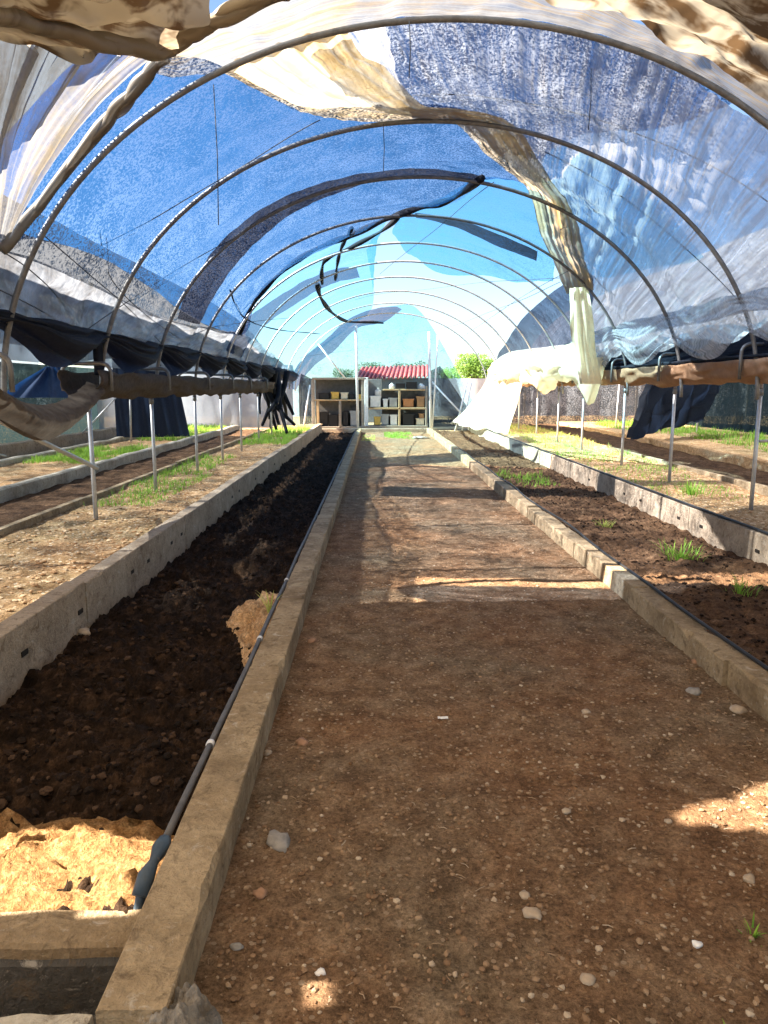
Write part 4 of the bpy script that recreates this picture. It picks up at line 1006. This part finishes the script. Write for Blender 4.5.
for i in range(121):
    x = -120 + 240 * i / 120; hh = 3 + 1.5 * nz(x * .03, 5) + 2 * nz(x * .1, 8)
    P.append([Vector((x, 130 + 20 * k / 4, max(-.1, hh * sin(PI / 2 * k / 4)))) for k in range(5)])
o = MB().grid(P).build('hills', M['hill'], None, True); struct(o)

# ------------------------------------------------------------------ unseen cover added to shade the near ground, holes cut for sun patches
sun_dir = Vector((.74, .07, -.67)).normalized()       # direction the light travels: in from the left
def to_vault(x, y):
    o_ = Vector((x, y, 0)); d = -sun_dir; ox, oz = o_.x - CX, o_.z - Z0
    qa = (d.x / AA) ** 2 + (d.z / BB) ** 2; qb = 2 * (ox * d.x / AA ** 2 + oz * d.z / BB ** 2); qc = (ox / AA) ** 2 + (oz / BB) ** 2 - 1
    t = (-qb + math.sqrt(max(0, qb * qb - 4 * qa * qc))) / (2 * qa); p = o_ + d * t
    return (math.atan2((p.x - CX) / AA, (p.z - Z0) / BB), p.y)
def inside(poly, x, y):
    c = False; j = len(poly) - 1
    for i in range(len(poly)):
        if (poly[i][1] > y) != (poly[j][1] > y) and x < (poly[j][0] - poly[i][0]) * (y - poly[i][1]) / (poly[j][1] - poly[i][1]) + poly[i][0]: c = not c
        j = i
    return c
SUN_HOLES = [[to_vault(*p) for p in q] for q in ([(-2.3, 1.88), (-2.3, 2.16), (-1.5, 2.24), (-1.1, 2.38), (-.8, 2.3), (-.62, 2.3), (-.62, 1.92), (-1.2, 1.9)], [(1.0, 2.40), (1.45, 2.62), (2.3, 2.85), (2.3, 2.35), (1.5, 2.3)], [(-.18, 1.58), (-.12, 1.62), (-.14, 1.69), (-.2, 1.65)])]  # sun patch outlines carried back along the light to cut the holes
ny, na = 300, 240
G_ = [[vault(-1.75 + 3.5 * k / na, -6 + 10.85 * i / ny, .06 + .03 * fbm(k * .05, i * .05)) for k in range(na + 1)] for i in range(ny + 1)]
m = MB().grid(G_)
m.f = [f for f in m.f if not any(inside(q, -1.75 + 3.5 * (f[0] % (na + 1) + .5) / na, -6 + 10.85 * (f[0] // (na + 1) + .5) / ny) for q in SUN_HOLES)]
tag(m.build('plastic_film', M['film_cover'], None, True), 'unseen dense cover added over the near end to shade the ground, with holes for sun patches', 'film')
l = bpy.data.lights.new('sun', 'SUN'); l.energy = 22; l.angle = .009; l.color = (1.0, .87, .70)
lo_ = bpy.data.objects.new('sun', l); C.objects.link(lo_); lo_.rotation_euler = sun_dir.to_track_quat('-Z', 'Y').to_euler()
w = bpy.data.worlds.new('sky'); bpy.context.scene.world = w; w.use_nodes = True
nt = w.node_tree; nt.nodes.clear()
sky = nt.nodes.new('ShaderNodeTexSky'); sky.sky_type = 'NISHITA'; sky.sun_disc = False
sky.sun_elevation = math.asin(-sun_dir.z); sky.sun_rotation = math.atan2(-sun_dir.x, -sun_dir.y)
sky.air_density = 1.0; sky.dust_density = .5; sky.ozone_density = 2.5; sky.altitude = 300
bg = nt.nodes.new('ShaderNodeBackground'); bg.inputs[1].default_value = .155
ow = nt.nodes.new('ShaderNodeOutputWorld')
nt.links.new(sky.outputs[0], bg.inputs[0]); nt.links.new(bg.outputs[0], ow.inputs[0])

sc = bpy.context.scene
sc.view_settings.view_transform = 'Standard'; sc.view_settings.look = 'None'
sc.view_settings.gamma = 1; sc.view_settings.use_curve_mapping = False; sc.view_settings.exposure = 0.9
sc.cycles.transparent_max_bounces = 32; sc.cycles.max_bounces = 10
sc.cycles.use_denoising = True
